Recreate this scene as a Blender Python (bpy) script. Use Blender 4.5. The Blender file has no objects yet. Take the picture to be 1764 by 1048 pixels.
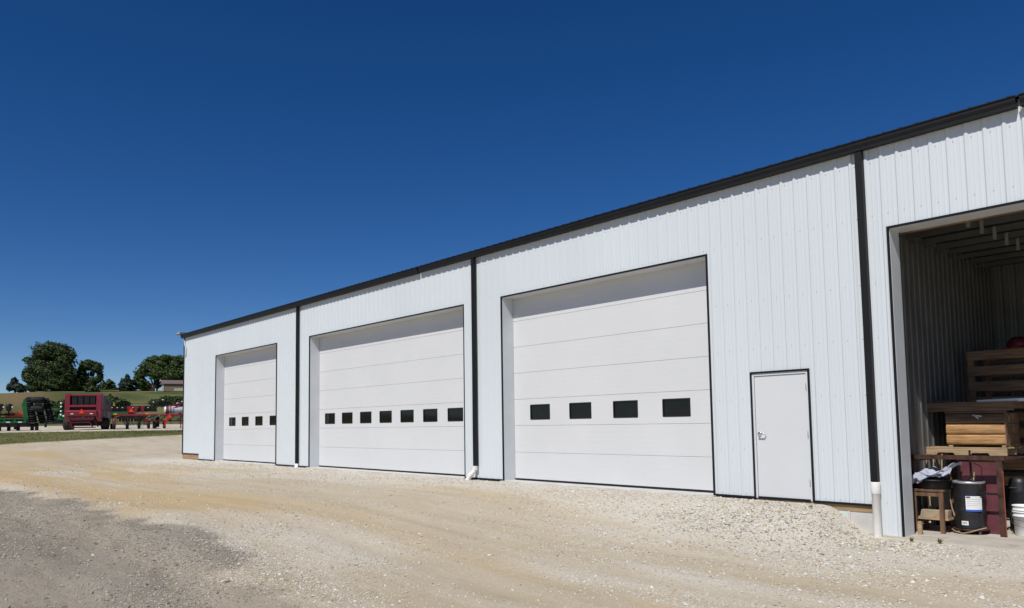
import bpy, math, random
import numpy as np
from mathutils import Vector, Matrix
R = math.radians
random.seed(7); rng = np.random.default_rng(11)
scene = bpy.context.scene
col = scene.collection

# ------------------------------------------------------------------ camera facts (solved from the photograph)
CAM = np.array([4.2551, -11.4979, 1.2534]); YAW, PITCH, ROLL = -0.8411132, 0.0751754, -0.0146764
FW = np.array([math.sin(YAW), math.cos(YAW)]); RT = np.array([math.cos(YAW), -math.sin(YAW)])
F = 1304.22

# ------------------------------------------------------------------ helpers
def link(o, parent=None):
    col.objects.link(o)
    if parent is not None: o.parent = parent
    return o
def tag(o, label=None, cat=None, group=None, kind=None):
    if label: o['label'] = label
    if cat: o['category'] = cat
    if group: o['group'] = group
    if kind: o['kind'] = kind
    return o
def empty(name, loc=(0, 0, 0), rz=0.0):
    o = bpy.data.objects.new(name, None); o.location = loc; o.rotation_euler = (0, 0, rz); o.empty_display_size = .2
    return link(o)

class MB:
    """collects shapes; build() links them as ONE mesh object"""
    def __init__(s): s.v = []; s.f = []; s.m = []; s.mi = 0; s.sm = []
    def mat(s, i): s.mi = i; return s
    def add(s, vs, fs, smooth=False):
        n = len(s.v); s.v += [tuple(v) for v in vs]
        for f in fs: s.f.append(tuple(n + i for i in f)); s.m.append(s.mi); s.sm.append(smooth)
        return s
    def box(s, x0, x1, y0, y1, z0, z1, M=None):
        vs = [(x0,y0,z0),(x1,y0,z0),(x1,y1,z0),(x0,y1,z0),(x0,y0,z1),(x1,y0,z1),(x1,y1,z1),(x0,y1,z1)]
        if M is not None: vs = [M @ Vector(v) for v in vs]
        return s.add(vs, [(0,3,2,1),(4,5,6,7),(0,1,5,4),(1,2,6,5),(2,3,7,6),(3,0,4,7)])
    def bar(s, a, b, w, h=None, upv=(0, 0, 1)):
        a, b = Vector(a), Vector(b); h = h or w; d = (b - a).normalized()
        u = Vector(upv)
        if abs(d.dot(u)) > .98: u = Vector((1, 0, 0))
        r = d.cross(u).normalized(); t = r.cross(d)
        vs = [p + r * sx * w / 2 + t * sz * h / 2 for p in (a, b) for sx, sz in ((-1,-1),(1,-1),(1,1),(-1,1))]
        return s.add(vs, [(0,1,2,3),(7,6,5,4),(0,4,5,1),(1,5,6,2),(2,6,7,3),(3,7,4,0)])
    def tube(s, pts, r, n=8, caps=True):
        pts = [Vector(p) for p in pts]; rs = r if isinstance(r, (list, tuple)) else [r] * len(pts)
        vs = []; fs = []; u0 = None
        for i, p in enumerate(pts):
            d = (pts[min(i + 1, len(pts) - 1)] - pts[max(i - 1, 0)]).normalized()
            if u0 is None: u0 = d.orthogonal().normalized()
            u0 = (u0 - d * u0.dot(d)).normalized(); w = d.cross(u0)
            for k in range(n):
                a = 2 * math.pi * k / n; vs.append(p + (u0 * math.cos(a) + w * math.sin(a)) * rs[i])
        for i in range(len(pts) - 1):
            for k in range(n):
                k2 = (k + 1) % n; fs.append((i*n+k, i*n+k2, (i+1)*n+k2, (i+1)*n+k))
        s.add(vs, fs, True)
        if caps:
            s.add(vs[:n], [tuple(range(n))[::-1]]); s.add(vs[-n:], [tuple(range(n))])
        return s
    def lathe(s, prof, n=24, c=(0, 0, 0), axis='z', smooth=True):
        vs = []; fs = []
        for (r, z) in prof:
            for k in range(n):
                a = 2 * math.pi * k / n
                p = (r * math.cos(a), r * math.sin(a), z)
                if axis == 'x': p = (z, r * math.cos(a), r * math.sin(a))
                if axis == 'y': p = (r * math.sin(a), z, r * math.cos(a))
                vs.append((p[0] + c[0], p[1] + c[1], p[2] + c[2]))
        for i in range(len(prof) - 1):
            for k in range(n):
                k2 = (k + 1) % n; fs.append((i*n+k, i*n+k2, (i+1)*n+k2, (i+1)*n+k))
        return s.add(vs, fs, smooth)
    def prism(s, poly, a0, a1, axis='y'):
        n = len(poly); f = {'y': lambda p, a: (p[0], a, p[1]), 'x': lambda p, a: (a, p[0], p[1]), 'z': lambda p, a: (p[0], p[1], a)}[axis]
        vs = [f(p, a0) for p in poly] + [f(p, a1) for p in poly]
        fs = [tuple(range(n)), tuple(range(2*n-1, n-1, -1))] + [(i, i+n, (i+1) % n + n, (i+1) % n) for i in range(n)]
        return s.add(vs, fs)
    def build(s, name, mats, parent=None, bevel=0, loc=None):
        me = bpy.data.meshes.new(name); me.from_pydata(s.v, [], s.f)
        for m in (mats if isinstance(mats, (list, tuple)) else [mats]): me.materials.append(m)
        me.polygons.foreach_set('material_index', s.m); me.polygons.foreach_set('use_smooth', s.sm)
        me.update()
        o = bpy.data.objects.new(name, me); link(o, parent)
        if loc is not None: o.location = loc
        if bevel:
            b = o.modifiers.new('bevel', 'BEVEL'); b.width = bevel; b.segments = 2; b.limit_method = 'ANGLE'; b.angle_limit = R(40)
        return o

def np_mesh(name, V, Fq, mats, smooth=False, attr=None):
    V = np.asarray(V, np.float32); Fq = np.asarray(Fq, np.int32); k = Fq.shape[1]
    me = bpy.data.meshes.new(name)
    me.vertices.add(len(V)); me.vertices.foreach_set('co', V.ravel())
    me.loops.add(Fq.size); me.loops.foreach_set('vertex_index', Fq.ravel())
    me.polygons.add(len(Fq)); me.polygons.foreach_set('loop_start', np.arange(0, Fq.size, k, dtype=np.int32))
    me.polygons.foreach_set('use_smooth', np.full(len(Fq), smooth))
    for nm, A in (attr or {}).items():
        a = me.color_attributes.new(nm, 'FLOAT_COLOR', 'POINT'); a.data.foreach_set('color', np.asarray(A, np.float32).ravel())
    for m in mats: me.materials.append(m)
    me.update(calc_edges=True); me.validate()
    return bpy.data.objects.new(name, me)

# ------------------------------------------------------------------ materials
MATS = {}
def mat(name, c, rough=.6, metal=0.0, var=.12, vs=3.0, bump=0.0, bs=40.0, spec=.4, stretch=None, c2=None, spots=None, coat=0.0):
    m = bpy.data.materials.new(name); m.use_nodes = True; nt = m.node_tree; N = nt.nodes; L = nt.links
    b = N['Principled BSDF']; b.inputs['Roughness'].default_value = rough; b.inputs['Metallic'].default_value = metal
    b.inputs['Specular IOR Level'].default_value = spec; b.inputs['Coat Weight'].default_value = coat
    tc = N.new('ShaderNodeTexCoord'); src = tc.outputs['Object']
    if stretch:
        mp = N.new('ShaderNodeMapping'); mp.inputs['Scale'].default_value = stretch; L.new(src, mp.inputs['Vector']); src = mp.outputs['Vector']
    nz = N.new('ShaderNodeTexNoise'); nz.inputs['Scale'].default_value = vs; nz.inputs['Detail'].default_value = 6; L.new(src, nz.inputs['Vector'])
    rp = N.new('ShaderNodeValToRGB'); L.new(nz.outputs['Fac'], rp.inputs['Fac'])
    lo = [max(0, x * (1 - var)) for x in c]; hi = list(c2) if c2 else [min(1, x * (1 + var)) for x in c]
    rp.color_ramp.elements[0].position = .32; rp.color_ramp.elements[1].position = .68
    rp.color_ramp.elements[0].color = (*lo, 1); rp.color_ramp.elements[1].color = (*hi, 1)
    out = rp.outputs['Color']
    if spots:  # (colour, scale, threshold, amount) stains of their own shape
        sc, ss, th, am = spots
        n2 = N.new('ShaderNodeTexNoise'); n2.inputs['Scale'].default_value = ss; n2.inputs['Detail'].default_value = 8; L.new(src, n2.inputs['Vector'])
        r2 = N.new('ShaderNodeMapRange'); r2.inputs['From Min'].default_value = th; r2.inputs['From Max'].default_value = th + .12; r2.inputs['To Max'].default_value = am
        L.new(n2.outputs['Fac'], r2.inputs['Value'])
        mx = N.new('ShaderNodeMix'); mx.data_type = 'RGBA'; L.new(r2.outputs['Result'], mx.inputs['Factor']); L.new(out, mx.inputs['A']); mx.inputs['B'].default_value = (*sc, 1)
        out = mx.outputs['Result']
    L.new(out, b.inputs['Base Color'])
    if bump:
        n3 = N.new('ShaderNodeTexNoise'); n3.inputs['Scale'].default_value = bs; n3.inputs['Detail'].default_value = 4; L.new(src, n3.inputs['Vector'])
        bp = N.new('ShaderNodeBump'); bp.inputs['Strength'].default_value = bump; bp.inputs['Distance'].default_value = .02; L.new(n3.outputs['Fac'], bp.inputs['Height']); L.new(bp.outputs['Normal'], b.inputs['Normal'])
    MATS[name] = m
    return m

WALL = mat('painted_white_steel', (.585, .628, .645), .40, 0, .03, .5, .22, .9, .35, stretch=(1, 1, .35), spots=((.58, .57, .52), .5, .66, .12))
DOORW = mat('white_door_steel', (.605, .612, .615), .5, 0, .02, .8, 0, 10, .35)
# fine horizontal embossed lines of the sectional doors
def add_lines(m, scale, strength):
    nt = m.node_tree; N = nt.nodes; L = nt.links; b = N['Principled BSDF']
    tc = N.new('ShaderNodeTexCoord'); w = N.new('ShaderNodeTexWave'); w.wave_type = 'BANDS'; w.bands_direction = 'Z'; w.wave_profile = 'SAW'
    w.inputs['Scale'].default_value = scale; w.inputs['Distortion'].default_value = 0.0
    L.new(tc.outputs['Object'], w.inputs['Vector'])
    bp = N.new('ShaderNodeBump'); bp.inputs['Strength'].default_value = strength; bp.inputs['Distance'].default_value = .006
    L.new(w.outputs['Fac'], bp.inputs['Height']); L.new(bp.outputs['Normal'], b.inputs['Normal'])
add_lines(DOORW, 3.1, .3)
PLAINW = mat('white_flush_door', (.585, .60, .61), .42, 0, .02, 1.5, 0, 10, .4)
TRIMG = mat('white_jamb_steel', (.60, .63, .65), .35, .0, .05, 1.5, .25, 2.2, .5)
BLACK = mat('black_trim_steel', (.008, .008, .010), .45, 0, .2, 3, 0, 10, .3)
CHAR = mat('charcoal_gutter_steel', (.009, .0095, .0105), .55, 0, .15, 1.5, .05, 6, .28)
SCREW = mat('screw_steel', (.12, .125, .13), .4, .6, .2)
SCREWW = mat('painted_screw_head', (.26, .275, .29), .45, .2, .2)
PVC = mat('white_pvc', (.74, .72, .68), .4, 0, .05, 5, 0, 10, .5, spots=((.45, .38, .28), 5, .64, .35))
TIMBER = mat('treated_timber', (.30, .205, .11), .8, 0, .3, 5, .3, 60, .2, stretch=(.35, 3, 6), spots=((.16, .12, .05), 7, .66, .6))
TIMBERB = mat('red_brown_timber', (.33, .215, .125), .8, 0, .25, 5, .3, 60, .2, stretch=(.35, 3, 6))
FOAM = mat('pale_green_foam_board', (.52, .62, .58), .8, 0, .08, 6)
CONC = mat('concrete', (.46, .42, .36), .85, 0, .12, 2.5, .25, 45, .2, spots=((.25, .21, .17), 3, .58, .5))
SILL = mat('pale_concrete', (.52, .51, .48), .85, 0, .12, 2.5, .25, 45, .2)
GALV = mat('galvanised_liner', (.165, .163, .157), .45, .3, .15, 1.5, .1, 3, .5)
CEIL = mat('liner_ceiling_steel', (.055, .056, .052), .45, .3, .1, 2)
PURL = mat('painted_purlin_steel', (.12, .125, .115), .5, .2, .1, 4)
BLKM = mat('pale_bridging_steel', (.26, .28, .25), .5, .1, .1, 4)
GLASSD = mat('dark_window_glass', (.006, .006, .006), .05, 0, .2, 5, 0, 10, .3)
RUBBER = mat('black_rubber', (.012, .012, .013), .75, 0, .25, 6, .2, 30, .3)
TYRE = mat('dusty_tyre_rubber', (.022, .022, .024), .8, 0, .35, 4, .4, 14, .25, spots=((.09, .08, .065), 5, .6, .5))
CHROME = mat('polished_chrome', (.75, .75, .76), .12, 1.0, .03)
RED = mat('red_machine_paint', (.21, .011, .021), .32, 0, .2, 2, 0, 10, .5, spots=((.15, .05, .035), 3, .6, .5), coat=.3)
DRED = mat('dark_red_machine_paint', (.095, .008, .011), .38, 0, .25, 2, 0, 10, .5, spots=((.09, .04, .03), 3, .6, .5))
GREEN = mat('green_machine_paint', (.012, .13, .035), .35, 0, .2, 2, 0, 10, .5, spots=((.05, .07, .03), 3, .62, .5))
DGREEN = mat('dark_green_machine_paint', (.012, .06, .022), .45, 0, .3, 2)
MBLACK = mat('black_machine_steel', (.012, .012, .012), .5, .2, .4, 3, 0, 10, .4, spots=((.05, .045, .035), 5, .6, .6))
DISCS = mat('worn_disc_steel', (.09, .085, .075), .45, .6, .4, 6)
YEL = mat('yellow_paint', (.65, .33, .03), .5, 0, .1)
ORANGE = mat('orange_reflector', (.95, .085, .008), .4, 0, .05)
REDREF = mat('red_reflector', (.6, .02, .012), .35, 0, .05)
WHITEP = mat('white_plastic', (.78, .78, .76), .4, 0, .05)
SILVER = mat('silver_tank_plastic', (.62, .63, .66), .35, .1, .08, 3)
TANP = mat('tan_dusty_panel', (.36, .25, .18), .6, 0, .15, 4)
RUST = mat('rusty_brown_steel', (.06, .030, .023), .65, .2, .5, 8, .25, 40, .3, c2=(.10, .048, .035))
MAROON = mat('maroon_painted_steel', (.105, .030, .038), .5, 0, .25, 4, .1, 20, .35, spots=((.2, .12, .1), 9, .7, .6))
DRUMB = mat('black_drum_enamel', (.016, .016, .017), .33, 0, .35, 5, .1, 12, .5, spots=((.07, .06, .05), 7, .62, .6))
PLASB = mat('black_plastic', (.012, .012, .013), .45, 0, .3, 6)
LABW = mat('white_label', (.72, .72, .72), .5, 0, .04)
LABB = mat('blue_label_band', (.03, .11, .42), .5, 0, .05)
INK = mat('label_ink', (.05, .05, .055), .6, 0, .1)
WOODL = mat('honey_pine', (.48, .265, .115), .75, 0, .35, 6, .6, 30, .2, stretch=(.6, 3, 9), c2=(.64, .38, .175), spots=((.16, .075, .03), 6, .60, .8))
WOODP = mat('pallet_wood', (.38, .27, .16), .8, 0, .3, 6, .3, 60, .2, stretch=(.5, 4, 8), spots=((.18, .12, .07), 8, .64, .6))
WOODD = mat('weathered_and_shaded_wood', (.24, .155, .095), .85, 0, .35, 5, .3, 50, .2, stretch=(.5, 3, 7), spots=((.03, .025, .02), 6, .68, .8))
WOODT = mat('brown_table_wood', (.15, .085, .05), .75, 0, .4, 5, .3, 40, .25, stretch=(3, 3, .6), spots=((.05, .03, .02), 6, .62, .6))
BLOCKC = mat('stained_block', (.36, .29, .20), .85, 0, .2, 4, .3, 30, .2, spots=((.28, .12, .05), 6, .56, .7))
CLOTH = mat('grey_blue_cloth', (.38, .40, .48), .9, 0, .22, 7, .3, 25, .15)
ALU = mat('aluminium_sheet', (.55, .57, .60), .35, .7, .15, 4)
BRASS = mat('brass', (.42, .27, .08), .35, .9, .2)
HOSE = mat('tan_rubber_hose', (.27, .19, .12), .6, 0, .2, 9)
REDC = mat('red_plastic', (.10, .008, .012), .45, 0, .15)
TRUNK = mat('tree_bark', (.035, .027, .02), .9, 0, .4, 3, .4, 20, .1)
SHEDW = mat('cream_shed_siding', (.52, .44, .32), .8, 0, .1, 2)
SHEDB = mat('tan_shed_boards', (.22, .16, .11), .8, 0, .2, 3, stretch=(6, 6, .3))
SHEDR = mat('brown_shed_roof', (.15, .11, .10), .8, 0, .15, 3)

def leaf_mat(name, a, b, c):
    m = bpy.data.materials.new(name); m.use_nodes = True; nt = m.node_tree; N = nt.nodes; L = nt.links
    bs = N['Principled BSDF']; bs.inputs['Roughness'].default_value = .6; bs.inputs['Specular IOR Level'].default_value = .25
    tc = N.new('ShaderNodeTexCoord'); nz = N.new('ShaderNodeTexNoise'); nz.inputs['Scale'].default_value = 1.1; nz.inputs['Detail'].default_value = 6; nz.inputs['Roughness'].default_value = .75
    L.new(tc.outputs['Object'], nz.inputs['Vector'])
    rp = N.new('ShaderNodeValToRGB'); e = rp.color_ramp.elements; e[0].position = .33; e[0].color = (*a, 1); e[1].position = .68; e[1].color = (*c, 1)
    k = e.new(.5); k.color = (*b, 1); L.new(nz.outputs['Fac'], rp.inputs['Fac']); L.new(rp.outputs['Color'], bs.inputs['Base Color'])
    tr = N.new('ShaderNodeBsdfTranslucent'); L.new(rp.outputs['Color'], tr.inputs['Color'])
    mx = N.new('ShaderNodeMixShader'); mx.inputs['Fac'].default_value = .22; L.new(bs.outputs['BSDF'], mx.inputs[1]); L.new(tr.outputs['BSDF'], mx.inputs[2])
    L.new(mx.outputs['Shader'], N['Material Output'].inputs['Surface'])
    return m
LEAF_DARK = leaf_mat('dark_oak_leaves', (.020, .034, .010), (.042, .066, .018), (.075, .105, .030))
LEAF_MID = leaf_mat('oak_leaves', (.026, .046, .011), (.052, .086, .02), (.088, .13, .034))
LEAF_CEDAR = leaf_mat('cedar_needles', (.012, .024, .016), (.022, .040, .024), (.034, .058, .032))
LEAF_BUSH = leaf_mat('shrub_leaves', (.020, .040, .010), (.038, .070, .016), (.060, .10, .026))

# ------------------------------------------------------------------ sky and sun
w = bpy.data.worlds.new('World'); scene.world = w; w.use_nodes = True
SUN = Vector((.28, -1.0, 1.28)).normalized()
elev = math.asin(SUN.z); azi = math.atan2(SUN.x, SUN.y)
nt = w.node_tree; bg = nt.nodes['Background']
sky = nt.nodes.new('ShaderNodeTexSky'); sky.sky_type = 'NISHITA'; sky.sun_disc = False
sky.sun_elevation = elev; sky.sun_rotation = azi; sky.altitude = 300; sky.air_density = .66; sky.dust_density = .0; sky.ozone_density = 2.6
hs = nt.nodes.new('ShaderNodeHueSaturation'); hs.inputs['Hue'].default_value = .509; hs.inputs['Saturation'].default_value = 1.33; hs.inputs['Value'].default_value = 1.12
nt.links.new(sky.outputs['Color'], hs.inputs['Color']); nt.links.new(hs.outputs['Color'], bg.inputs['Color']); bg.inputs['Strength'].default_value = .07
sl = bpy.data.lights.new('sun', 'SUN'); sl.energy = 4.45; sl.angle = R(.53); sl.color = (1.0, .965, .91)
so = bpy.data.objects.new('sun', sl); link(so); so.rotation_euler = SUN.to_track_quat('Z', 'Y').to_euler(); so.location = (0, -20, 40)

# ------------------------------------------------------------------ terrain
def sst(x, a, b):
    t = np.clip((x - a) / (b - a), 0, 1); return t * t * (3 - 2 * t)
def vnoise(x, y, sc, seed):
    """smooth value noise"""
    r = np.random.default_rng(seed).random((64, 64)); X = x * sc; Y = y * sc
    i = np.floor(X).astype(int); j = np.floor(Y).astype(int); fx = X - i; fy = Y - j
    fx = fx * fx * (3 - 2 * fx); fy = fy * fy * (3 - 2 * fy)
    g = lambda a, b: r[a % 64, b % 64]
    return (g(i, j) * (1 - fx) + g(i + 1, j) * fx) * (1 - fy) + (g(i, j + 1) * (1 - fx) + g(i + 1, j + 1) * fx) * fy
def DB(x, y):
    D = (x - CAM[0]) * FW[0] + (y - CAM[1]) * FW[1]; l = (x - CAM[0]) * RT[0] + (y - CAM[1]) * RT[1]
    return D, l
def height(x, y):
    x = np.asarray(x, float); y = np.asarray(y, float)
    D, l = DB(x, y)
    near = -.46 + .40 * sst(-x, 0.5, 9)
    # gravel heaped against the wall left of the open bay
    my = np.exp(-np.clip(-y - .35, 0, 9) ** 2 / (2 * .85 ** 2)); mx = sst(-x, .60, 1.40)
    tgt = -.055
    near = near + np.clip(tgt - near, 0, 1) * my * mx
    near = near + .03 * (vnoise(x, y, .9, 1) - .5) * sst(-y, .3, 1.5) + .02 * (vnoise(x * .35, y, 1.6, 2) - .5) * sst(-y, .5, 2)
    near = near - .018 * tracks(x, y)
    # soft bank beside the road edge
    near = near + .05 * np.exp(-((y + 7.9 + .5 * (vnoise(x, y * 0, .25, 4) - .5)) / .45) ** 2) * sst(-x, -3, 3)
    Dp = np.maximum(D, 0)
    rise = 1.3 * np.clip((Dp - 33) / 24, 0, 1) ** 1.5 + np.clip(Dp - 57, 0, 28) * .018
    hill = 9.2 * sst(Dp, 84, 190) - 3 * sst(Dp, 260, 600)
    hill = hill + (vnoise(x, y, .05, 5) - .5) * 1.2 * sst(Dp, 90, 140)
    b = l / np.maximum(D, 1) * F + 882
    on = sst(Dp, 70, 95)
    lat1 = l - (20 - 882) / F * 125; s1 = np.where(lat1 > 0, 6.5, 4.0)
    h1 = 2.9 * np.exp(-(lat1 / s1) ** 2 / 2 - ((Dp - 125) / 14) ** 2 / 2)
    lat2 = l - (176 - 882) / F * 135
    h2 = 1.1 * np.exp(-(lat2 / 4.2) ** 2 / 2 - ((Dp - 135) / 12) ** 2 / 2)
    far = rise + hill + (h1 + h2) * on
    return near * (1 - sst(Dp, 30, 50)) + near * 0 + np.where(Dp > 30, far - .0 * Dp, 0) + (-.06) * sst(Dp, 30, 50) * 0
def tracks(x, y):
    m = np.zeros_like(x)
    for c in (-4.3 + .9 * np.sin(.11 * x + .5), -6.0 + .5 * np.sin(.09 * x + 2.2), -2.9 + .35 * np.sin(.16 * x) - .05 * np.clip(x, -3, 6) ** 2 * (x > -3)):
        for o in (-.82, .82): m = np.maximum(m, np.exp(-((y - c - o) / .17) ** 2))
    return m * sst(-y, .9, 1.6) * (1 - sst(-x, 34, 40))
def hz(x, y): return float(height(np.array([x]), np.array([y]))[0])

def axis(segs):
    out = [segs[0][0]]
    for a, b, n in segs: out += list(np.linspace(a, b, n + 1)[1:])
    return np.array(out)
xs = axis([(-900, -260, 32), (-260, -120, 60), (-120, -32, 100), (-32, -14, 120), (-14, 6, 200), (6, 30, 30), (30, 600, 20)])
ys = axis([(-600, -60, 16), (-60, -13, 40), (-13, .6, 135), (.6, 30, 60), (30, 120, 60), (120, 700, 40)])
GX, GY = np.meshgrid(xs, ys, indexing='ij'); GZ = height(GX, GY)
nx, ny = len(xs), len(ys)
D, l = DB(GX, GY); U = l / np.maximum(D, 1) * F + 882
V = np.stack([GX.ravel(), GY.ravel(), GZ.ravel()], 1)
I = np.arange(nx * ny).reshape(nx, ny)
Fq = np.stack([I[:-1, :-1].ravel(), I[1:, :-1].ravel(), I[1:, 1:].ravel(), I[:-1, 1:].ravel()], 1)
def zones(x, y, D, U):
    n1 = vnoise(x, y, .35, 21) - .5; n2 = vnoise(x, y, .12, 22) - .5
    # R: grass   G: old dark road surface   B: pale crushed stone   A: orange sandy soil
    De = 45 + 5.5 * np.clip(U / 310, -.5, 1.2) + n2 * 3
    grass = sst(D, De - .8, De + .8) * (1 - sst(D, 55.2, 56.2)) + sst(D, 86, 90)
    road = (1 - sst(y + n1 * 1.1 + n2 * .5 + .55 * (vnoise(x, y, 1.1, 25) - .5) + .35 * (vnoise(x, y, 2.6, 26) - .5) + .05 * np.clip(x, -3, 6) * np.where(x > -3, 1, 0), -8.75, -8.25)) * (1 - sst(D, 40, 46)) * (1 - sst(x + n1 * 1.5, -2.9, -.2))
    stone = np.clip(sst(y + n1 * 1.6, -3.2, -.6) * .9 + .55 * sst(vnoise(x * .22, y, .8, 23), .56, .75), 0, 1)
    stone = stone * (1 - .7 * sst(-x, 30, 34)) ; m = np.exp(-((x + 1.6) / 2.6) ** 2 - ((y + 1.3) / 1.9) ** 2); stone = np.clip(stone + 1.2 * m, 0, 1)
    stone = np.where(D > 55, .55 * sst(D, 55, 56), stone)
    sand = np.clip(.95 * np.exp(-((y + 7.15 + n1 * 1.2 + n2 * .8) / .95) ** 2) * sst(-x, 5.5, 10) * (1 - .5 * sst(-x, 26, 34)) + .5 * np.exp(-((y + 4.6 + n1 * 3) / 2.4) ** 2) * sst(-x, 12, 24) + .45 * sst(vnoise(x * .18, y, .55, 24), .6, .78) * (1 - m), 0, 1)
    return grass, road, stone, sand
za, zb, zc, zd = zones(GX, GY, D, U)
Z = np.stack([za.ravel(), zb.ravel(), zc.ravel(), zd.ravel()], 1)
tan = np.exp(-((D - 126) / 13) ** 2) * (np.exp(-((U - 30) / 55.) ** 2) + .8 * np.exp(-((U - 188) / 18.) ** 2)) + .3 * sst(vnoise(GX, GY, .04, 31), .65, .85)
tan = np.clip(tan * 1.25, 0, 1)
dark = np.clip(sst(vnoise(GX, GY, .11, 32), .35, .65) * .9 + .3 * sst(D, 88, 96) * (1 - sst(D, 112, 120)), 0, 1)
Z2 = np.stack([tan.ravel(), dark.ravel(), tracks(GX, GY).ravel(), tan.ravel() * 0 + 1], 1)

def ground_mat():
    m = bpy.data.materials.new('ground_surface'); m.use_nodes = True; nt = m.node_tree; N = nt.nodes; L = nt.links
    b = N['Principled BSDF']; b.inputs['Roughness'].default_value = .95; b.inputs['Specular IOR Level'].default_value = .12
    tc = N.new('ShaderNodeTexCoord'); P = tc.outputs['Object']
    def noise(s, d=5, sc=None, r=.55):
        n = N.new('ShaderNodeTexNoise'); n.inputs['Scale'].default_value = s; n.inputs['Detail'].default_value = d; n.inputs['Roughness'].default_value = r
        if sc:
            mp = N.new('ShaderNodeMapping'); mp.inputs['Scale'].default_value = sc; L.new(P, mp.inputs['Vector']); L.new(mp.outputs['Vector'], n.inputs['Vector'])
        else: L.new(P, n.inputs['Vector'])
        return n.outputs['Fac']
    def mix(f, a, bb, mode='MIX'):
        x = N.new('ShaderNodeMix'); x.data_type = 'RGBA'; x.blend_type = mode
        for k, s in (('Factor', f), ('A', a), ('B', bb)):
            if isinstance(s, (int, float)): x.inputs[k].default_value = s
            elif isinstance(s, tuple): x.inputs[k].default_value = (*s, 1)
            else: L.new(s, x.inputs[k])
        return x.outputs['Result']
    def math_(op, a, bb=None, cl=False):
        x = N.new('ShaderNodeMath'); x.operation = op; x.use_clamp = cl
        for i, s in enumerate((a, bb)):
            if s is None: continue
            if isinstance(s, (int, float)): x.inputs[i].default_value = s
            else: L.new(s, x.inputs[i])
        return x.outputs[0]
    def rng_(v, a, bb, c=0., d=1.):
        x = N.new('ShaderNodeMapRange')
        for i, s in enumerate((v, a, bb, c, d)):
            if isinstance(s, (int, float)): x.inputs[i].default_value = s
            else: L.new(s, x.inputs[i])
        return x.outputs['Result']
    a1 = N.new('ShaderNodeVertexColor'); a1.layer_name = 'zones'; s1 = N.new('ShaderNodeSeparateColor'); L.new(a1.outputs['Color'], s1.inputs['Color'])
    a2 = N.new('ShaderNodeVertexColor'); a2.layer_name = 'zones2'; s2 = N.new('ShaderNodeSeparateColor'); L.new(a2.outputs['Color'], s2.inputs['Color'])
    big = noise(.35, 6, (.55, 1, 1)); mid = noise(1.6, 7, (.35, 1, 1), .65); fine = noise(22, 6, None, .7); patch = noise(.8, 7, (.45, 1, 1), .7); vf = noise(70, 5, None, .75)
    def soften(mask, amt=.9):   # ragged edges for the vertex masks
        k = math_('ADD', mask, math_('MULTIPLY', math_('SUBTRACT', math_('ADD', math_('ADD', mid, fine), patch), 1.5), amt))
        return rng_(k, .22, .80)
    # packed tan gravel
    base = mix(rng_(big, .3, .7), (.45, .375, .26), (.55, .465, .335))
    base = mix(rng_(mid, .35, .7, 0, .7), base, (.58, .51, .395))
    base = mix(rng_(noise(.55, 8, (.16, 1.3, 1), .72), .50, .66, 0, .55), base, (.40, .315, .20))
    base = mix(rng_(noise(.7, 8, (.2, 1.1, 1), .72), .54, .68, 0, .6), base, (.62, .565, .47))
    # embedded stones
    vo = N.new('ShaderNodeTexVoronoi'); vo.inputs['Scale'].default_value = 38; L.new(P, vo.inputs['Vector'])
    vo2 = N.new('ShaderNodeTexVoronoi'); vo2.inputs['Scale'].default_value = 85; L.new(P, vo2.inputs['Vector'])
    sv = N.new('ShaderNodeSeparateColor'); L.new(vo.outputs['Color'], sv.inputs['Color'])
    sv2 = N.new('ShaderNodeSeparateColor'); L.new(vo2.outputs['Color'], sv2.inputs['Color'])
    stonec = mix(sv.outputs[0], (.36, .33, .29), (.64, .60, .54))
    stonec2 = mix(sv2.outputs[0], (.32, .285, .24), (.66, .62, .56))
    isst = math_('MULTIPLY', rng_(sv.outputs[1], .72, .74), rng_(vo.outputs['Distance'], .42, .34))
    isst2 = math_('MULTIPLY', rng_(sv2.outputs[1], .55, .58), rng_(vo2.outputs['Distance'], .45, .36))
    c = base
    c = mix(math_('MULTIPLY', soften(a1.outputs['Alpha'], 1.3), .85), c, mix(fine, (.46, .325, .15), (.59, .44, .23)))
    st = soften(s1.outputs[2], 1.2)
    c = mix(math_('MULTIPLY', st, .75), c, mix(fine, (.56, .52, .445), (.71, .67, .60)))
    dens = rng_(mid, .3, .7, .25, .8)
    c = mix(math_('MULTIPLY', isst2, math_('MAXIMUM', dens, st)), c, stonec2)
    c = mix(math_('MULTIPLY', isst, math_('MAXIMUM', math_('MULTIPLY', dens, .8), st)), c, stonec)
    tk = math_('MULTIPLY', s2.outputs[2], rng_(patch, .36, .6))
    c = mix(math_('MULTIPLY', tk, .6), c, mix(fine, (.46, .38, .265), (.53, .445, .32)))
    rd = soften(s1.outputs[1], .85)
    roadc = mix(rng_(mid, .3, .7), (.15, .135, .114), (.32, .285, .23))
    roadc = mix(math_('MULTIPLY', isst2, rng_(big, .35, .6, .25, .9)), roadc, mix(sv2.outputs[0], (.13, .125, .12), (.40, .385, .36)))
    roadc = mix(rng_(noise(.8, 7, (.16, 1.2, 1), .7), .47, .64, 0, .75), roadc, (.42, .355, .27))
    roadc = mix(rng_(noise(2.2, 7, (.4, 1, 1), .75), .52, .64, 0, .5), roadc, (.10, .09, .078))
    c = mix(math_('MULTIPLY', rd, .86), c, roadc)
    c = mix(rng_(vf, .3, .7, 0, .35), c, mix(.5, c, (.16, .135, .10)), 'MIX')
    # grass
    gn = noise(.5, 8, None, .7); gf = noise(3.5, 6, None, .7)
    g = mix(rng_(gn, .35, .65), (.085, .105, .032), (.18, .17, .068))
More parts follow.
